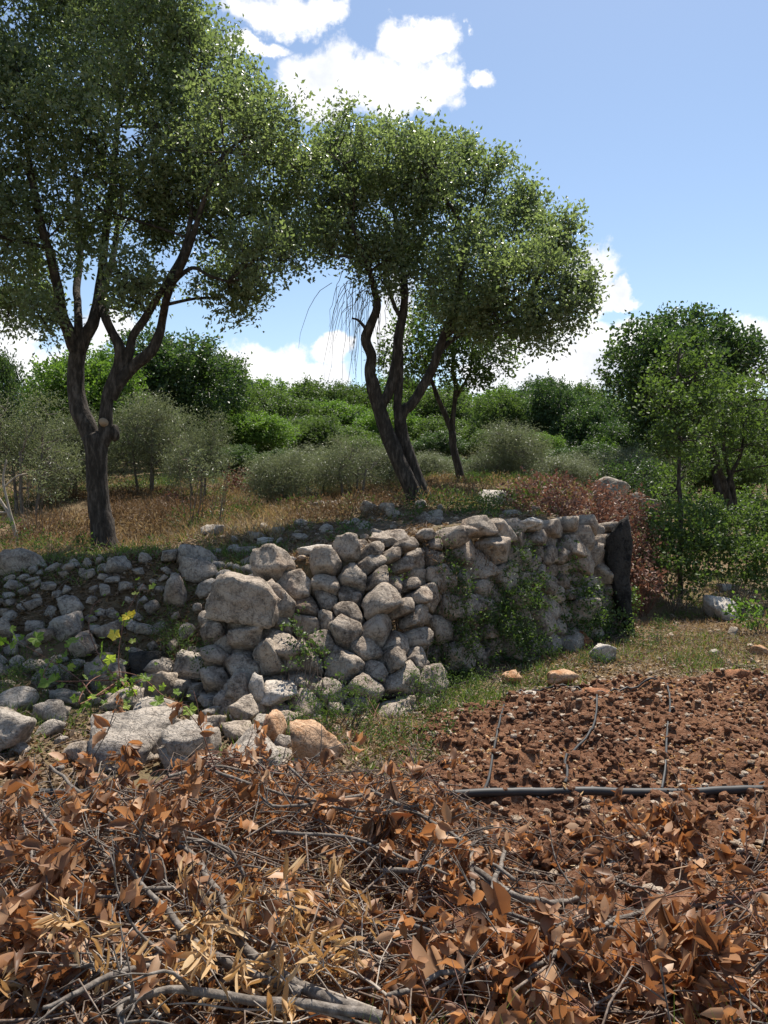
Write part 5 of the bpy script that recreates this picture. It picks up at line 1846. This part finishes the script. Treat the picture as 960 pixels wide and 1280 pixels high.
# leafy sprays
SP = [
    ([(60, 1000), (90, 965), (100, 945)], 'spray of big brown leaves at the left edge below the boulder', .09, .042, 70, .12),
    ([(190, 1010), (160, 975), (150, 950)], 'spray of brown leaves in front of the large pitted boulder', .085, .04, 70, .12),
    ([(20, 1050), (40, 985), (30, 955)], 'spray of brown leaves in the top left corner of the pile', .09, .042, 70, .14),
    ([(860, 1090), (850, 1050), (840, 1020)], 'spray of large brown leaves standing up in front of the pipe', .09, .04, 60, .25),
    ([(640, 1240), (690, 1200), (700, 1170)], 'spray of large tan brown leaves in the lower middle right', .08, .035, 110, .10),
    ([(720, 1270), (790, 1230), (830, 1200)], 'spray of large brown leaves at the bottom right of centre', .08, .035, 120, .08),
    ([(960, 1270), (900, 1220), (880, 1190)], 'spray of large brown leaves in the bottom right corner', .08, .035, 130, .08),
    ([(540, 1240), (590, 1210), (610, 1180)], 'spray of brown leaves right of the tan leaves', .09, .042, 80, .08),
    ([(960, 1150), (900, 1120), (880, 1090)], 'spray of brown leaves at the right edge above the long branch', .08, .036, 90, .08),
    ([(450, 1100), (480, 1060), (500, 1040)], 'spray of orange brown leaves in the centre of the pile', .075, .036, 90, .06),
]
for (lst, lb, L_, W__, nl, lf) in SP:
    p = pl(lst, lf)
    dry_branch(p, .005, .002, lb, 'leafy sprays on the brush pile', leafn=nl, twigs=6, tl=.16, L=L_, Wd=W__, T=LEAF16, bark='twig', wig=.02, clus=.9, leafmat='leaf_pale' if p[-1][1] < 2.3 and p[-1][0] > 0 else 'leaf_brown')
# olive branches with narrow tan leaves
OB = [([(470, 1262), (400, 1235), (330, 1215), (250, 1205)], 'olive branch with narrow tan leaves beside the thickest grey branch'),
      ([(440, 1275), (380, 1262), (300, 1262), (210, 1255)], 'olive branch with narrow tan leaves along the bottom edge'),
      ([(400, 1210), (340, 1185), (280, 1165), (215, 1150)], 'olive branch with narrow tan leaves topmost in the lower left'),
      ([(480, 1200), (440, 1185), (400, 1165), (375, 1150)], 'olive branch with narrow tan leaves nearest the centre of the pile'),
      ([(200, 1270), (160, 1235), (120, 1215), (60, 1200)], 'olive branch with narrow tan leaves nearest the bottom left corner'),
      ([(490, 1250), (460, 1225), (430, 1210), (400, 1200)], 'short olive branch with narrow tan leaves right of the thickest grey branch')]
for lst, lb in OB:
    dry_branch(pl(lst, .06), .006, .002, lb, 'dry olive branches', leafn=190, leafmat='leaf_tan', L=.07, Wd=.014, twigs=9, tl=.2, bark='bark_pale', wig=.02, clus=.6)
# filler branches
rs_ = np.random.default_rng(44)
FL = {0: 'cut dry leafy branch in the left part of the brush pile', 1: 'cut dry twiggy branch in the middle of the brush pile', 2: 'cut dry leafy branch in the right part of the brush pile'}
for k in range(66):
    y_ = 1.75 + 2.0 * rs_.uniform() ** .9
    x_ = rs_.uniform(-.56, .56) * y_
    a = rs_.normal() * .55 + (0 if rs_.uniform() < .5 else math.pi)
    ln_ = rs_.uniform(.4, .95)
    pts = []
    for u in np.linspace(0, 1, 4):
        xx, yy = x_ + math.cos(a) * ln_ * u + rs_.normal() * .05, y_ + math.sin(a) * ln_ * .6 * u + rs_.normal() * .04
        yy = min(yy, 4.2 if -.8 < xx < .35 else 3.75)
        pts.append([xx, yy, float(pile_z(np.array([xx]), np.array([yy]))[0]) + rs_.uniform(-.06, .05)])
    z_ = 0 if x_ < -.35 else (1 if x_ < .45 else 2)
    dry_branch(np.array(pts), rs_.uniform(.004, .010), .002, FL[z_], ['branches in the left of the pile', 'branches in the middle of the pile', 'branches in the right of the pile'][z_],
               leafn=int(rs_.uniform(20, 110)), twigs=int(rs_.uniform(4, 9)), bark=['bark_grey', 'twig', 'twig_red'][k % 3], L=.062, Wd=.032)

# loose dry leaves and twigs filling the pile
n = 27000
y = 1.45 + 2.95 * rng.uniform(0, 1, n) ** .95
x = rng.uniform(-.66, .66, n) * y
ph = pile_h(x, y)
k = (ph > .02) & ~((x > .35) & (x < 1.35) & (y > 2.75) & (rng.uniform(0, 1, n) < .75))
x, y, ph = x[k], y[k], ph[k]
n = len(x)
z = H(x, y) + ph * (1 - .55 * rng.uniform(0, 1, n) ** 1.6) - .02
big = np.clip((2.3 - y) / .5, 0, 1) * np.clip((x + .2) / .4, 0, 1)
s = rng.uniform(.7, 1.25, n) * (1 + .75 * big)
mb = MB()
cu = rng.uniform(-2.4, 4, n)
dd_, nn_, wv_ = norm(rdirs(n) + np.array([0, -.1, -.35])), rdirs(n), rng.uniform(.7, 1.1, n)
for msk, TT in ((y < 2.5, LEAF16), (y >= 2.5, LEAF8)):
    add_leaves(mb, np.stack([x, y, z], -1)[msk], dd_[msk], nn_[msk], (.044 * s)[msk], (.024 * s * wv_)[msk], TT, curl=cu[msk])
tag(mb.build('dry_leaves', M['leaf_brown']), 'mass of orange brown dry leaves filling the brush pile', 'dry leaves', kind='stuff')
n = 2500
y = 1.6 + 2.8 * rng.uniform(0, 1, n)
x = rng.uniform(-.62, .62, n) * y
kk = ~((x > .05) & (y < 2.5) & (rng.uniform(0, 1, n) < .75))
x, y = x[kk], y[kk]
n = len(x)
a = rng.normal(size=n) * .9
ln = rng.uniform(.12, .6, n)
k = (pile_h(x, y) > .03) | ((y > 3) & (y < 3.95))
x, y, a, ln = x[k], y[k], a[k], ln[k]
x1, y1 = x + np.cos(a) * ln, y + np.sin(a) * ln * .6
p0 = np.stack([x, y, pile_z(x, y) - rng.uniform(-.02, .14, len(x))], -1)
p0[:, 2] = np.maximum(p0[:, 2], H(x, y) + .005)
p2 = np.stack([x1, y1, np.maximum(pile_z(x1, y1) - rng.uniform(-.05, .12, len(x)), H(x1, y1) + .005)], -1)
pm1 = p0 * .67 + p2 * .33 + rng.normal(size=p0.shape) * .045 + np.array([0, 0, .015])
pm2 = p0 * .33 + p2 * .67 + rng.normal(size=p0.shape) * .03 + np.array([0, 0, .015])
mb = MB()
add_twigs(mb, np.stack([p0, pm1, pm2, p2], 1), np.tile([[.0032, .0027, .002, .001]], (len(x), 1)) * rng.uniform(.6, 1.5, len(x))[:, None], 5)
tag(mb.build('twigs', M['twig']), 'tangle of thin grey brown dry twigs in the brush pile', 'twigs', kind='stuff')

# green grass at the bottom right of the frame
n = 420
cxs = np.array([.05, .25, .6, .85, .98])
i = rng.integers(0, 5, n)
x = cxs[i] + rng.normal(size=n) * .09
y = 1.62 + rng.uniform(0, .28, n)
z = pile_z(x, y) - .03
pos = np.stack([x, y, z], -1)
d = norm(np.stack([rng.normal(size=n) * .8, rng.normal(size=n) * .4, np.ones(n) * .8], -1))
mb = MB()
add_leaves(mb, pos, d, rdirs(n), rng.uniform(.12, .26, n), rng.uniform(.002, .005, n), BLADE, curl=rng.uniform(.5, 2.5, n))
tag(mb.build('green_grass', M['grass_green']), 'thin green grass blades growing through the near edge of the brush pile', 'grass', kind='stuff')
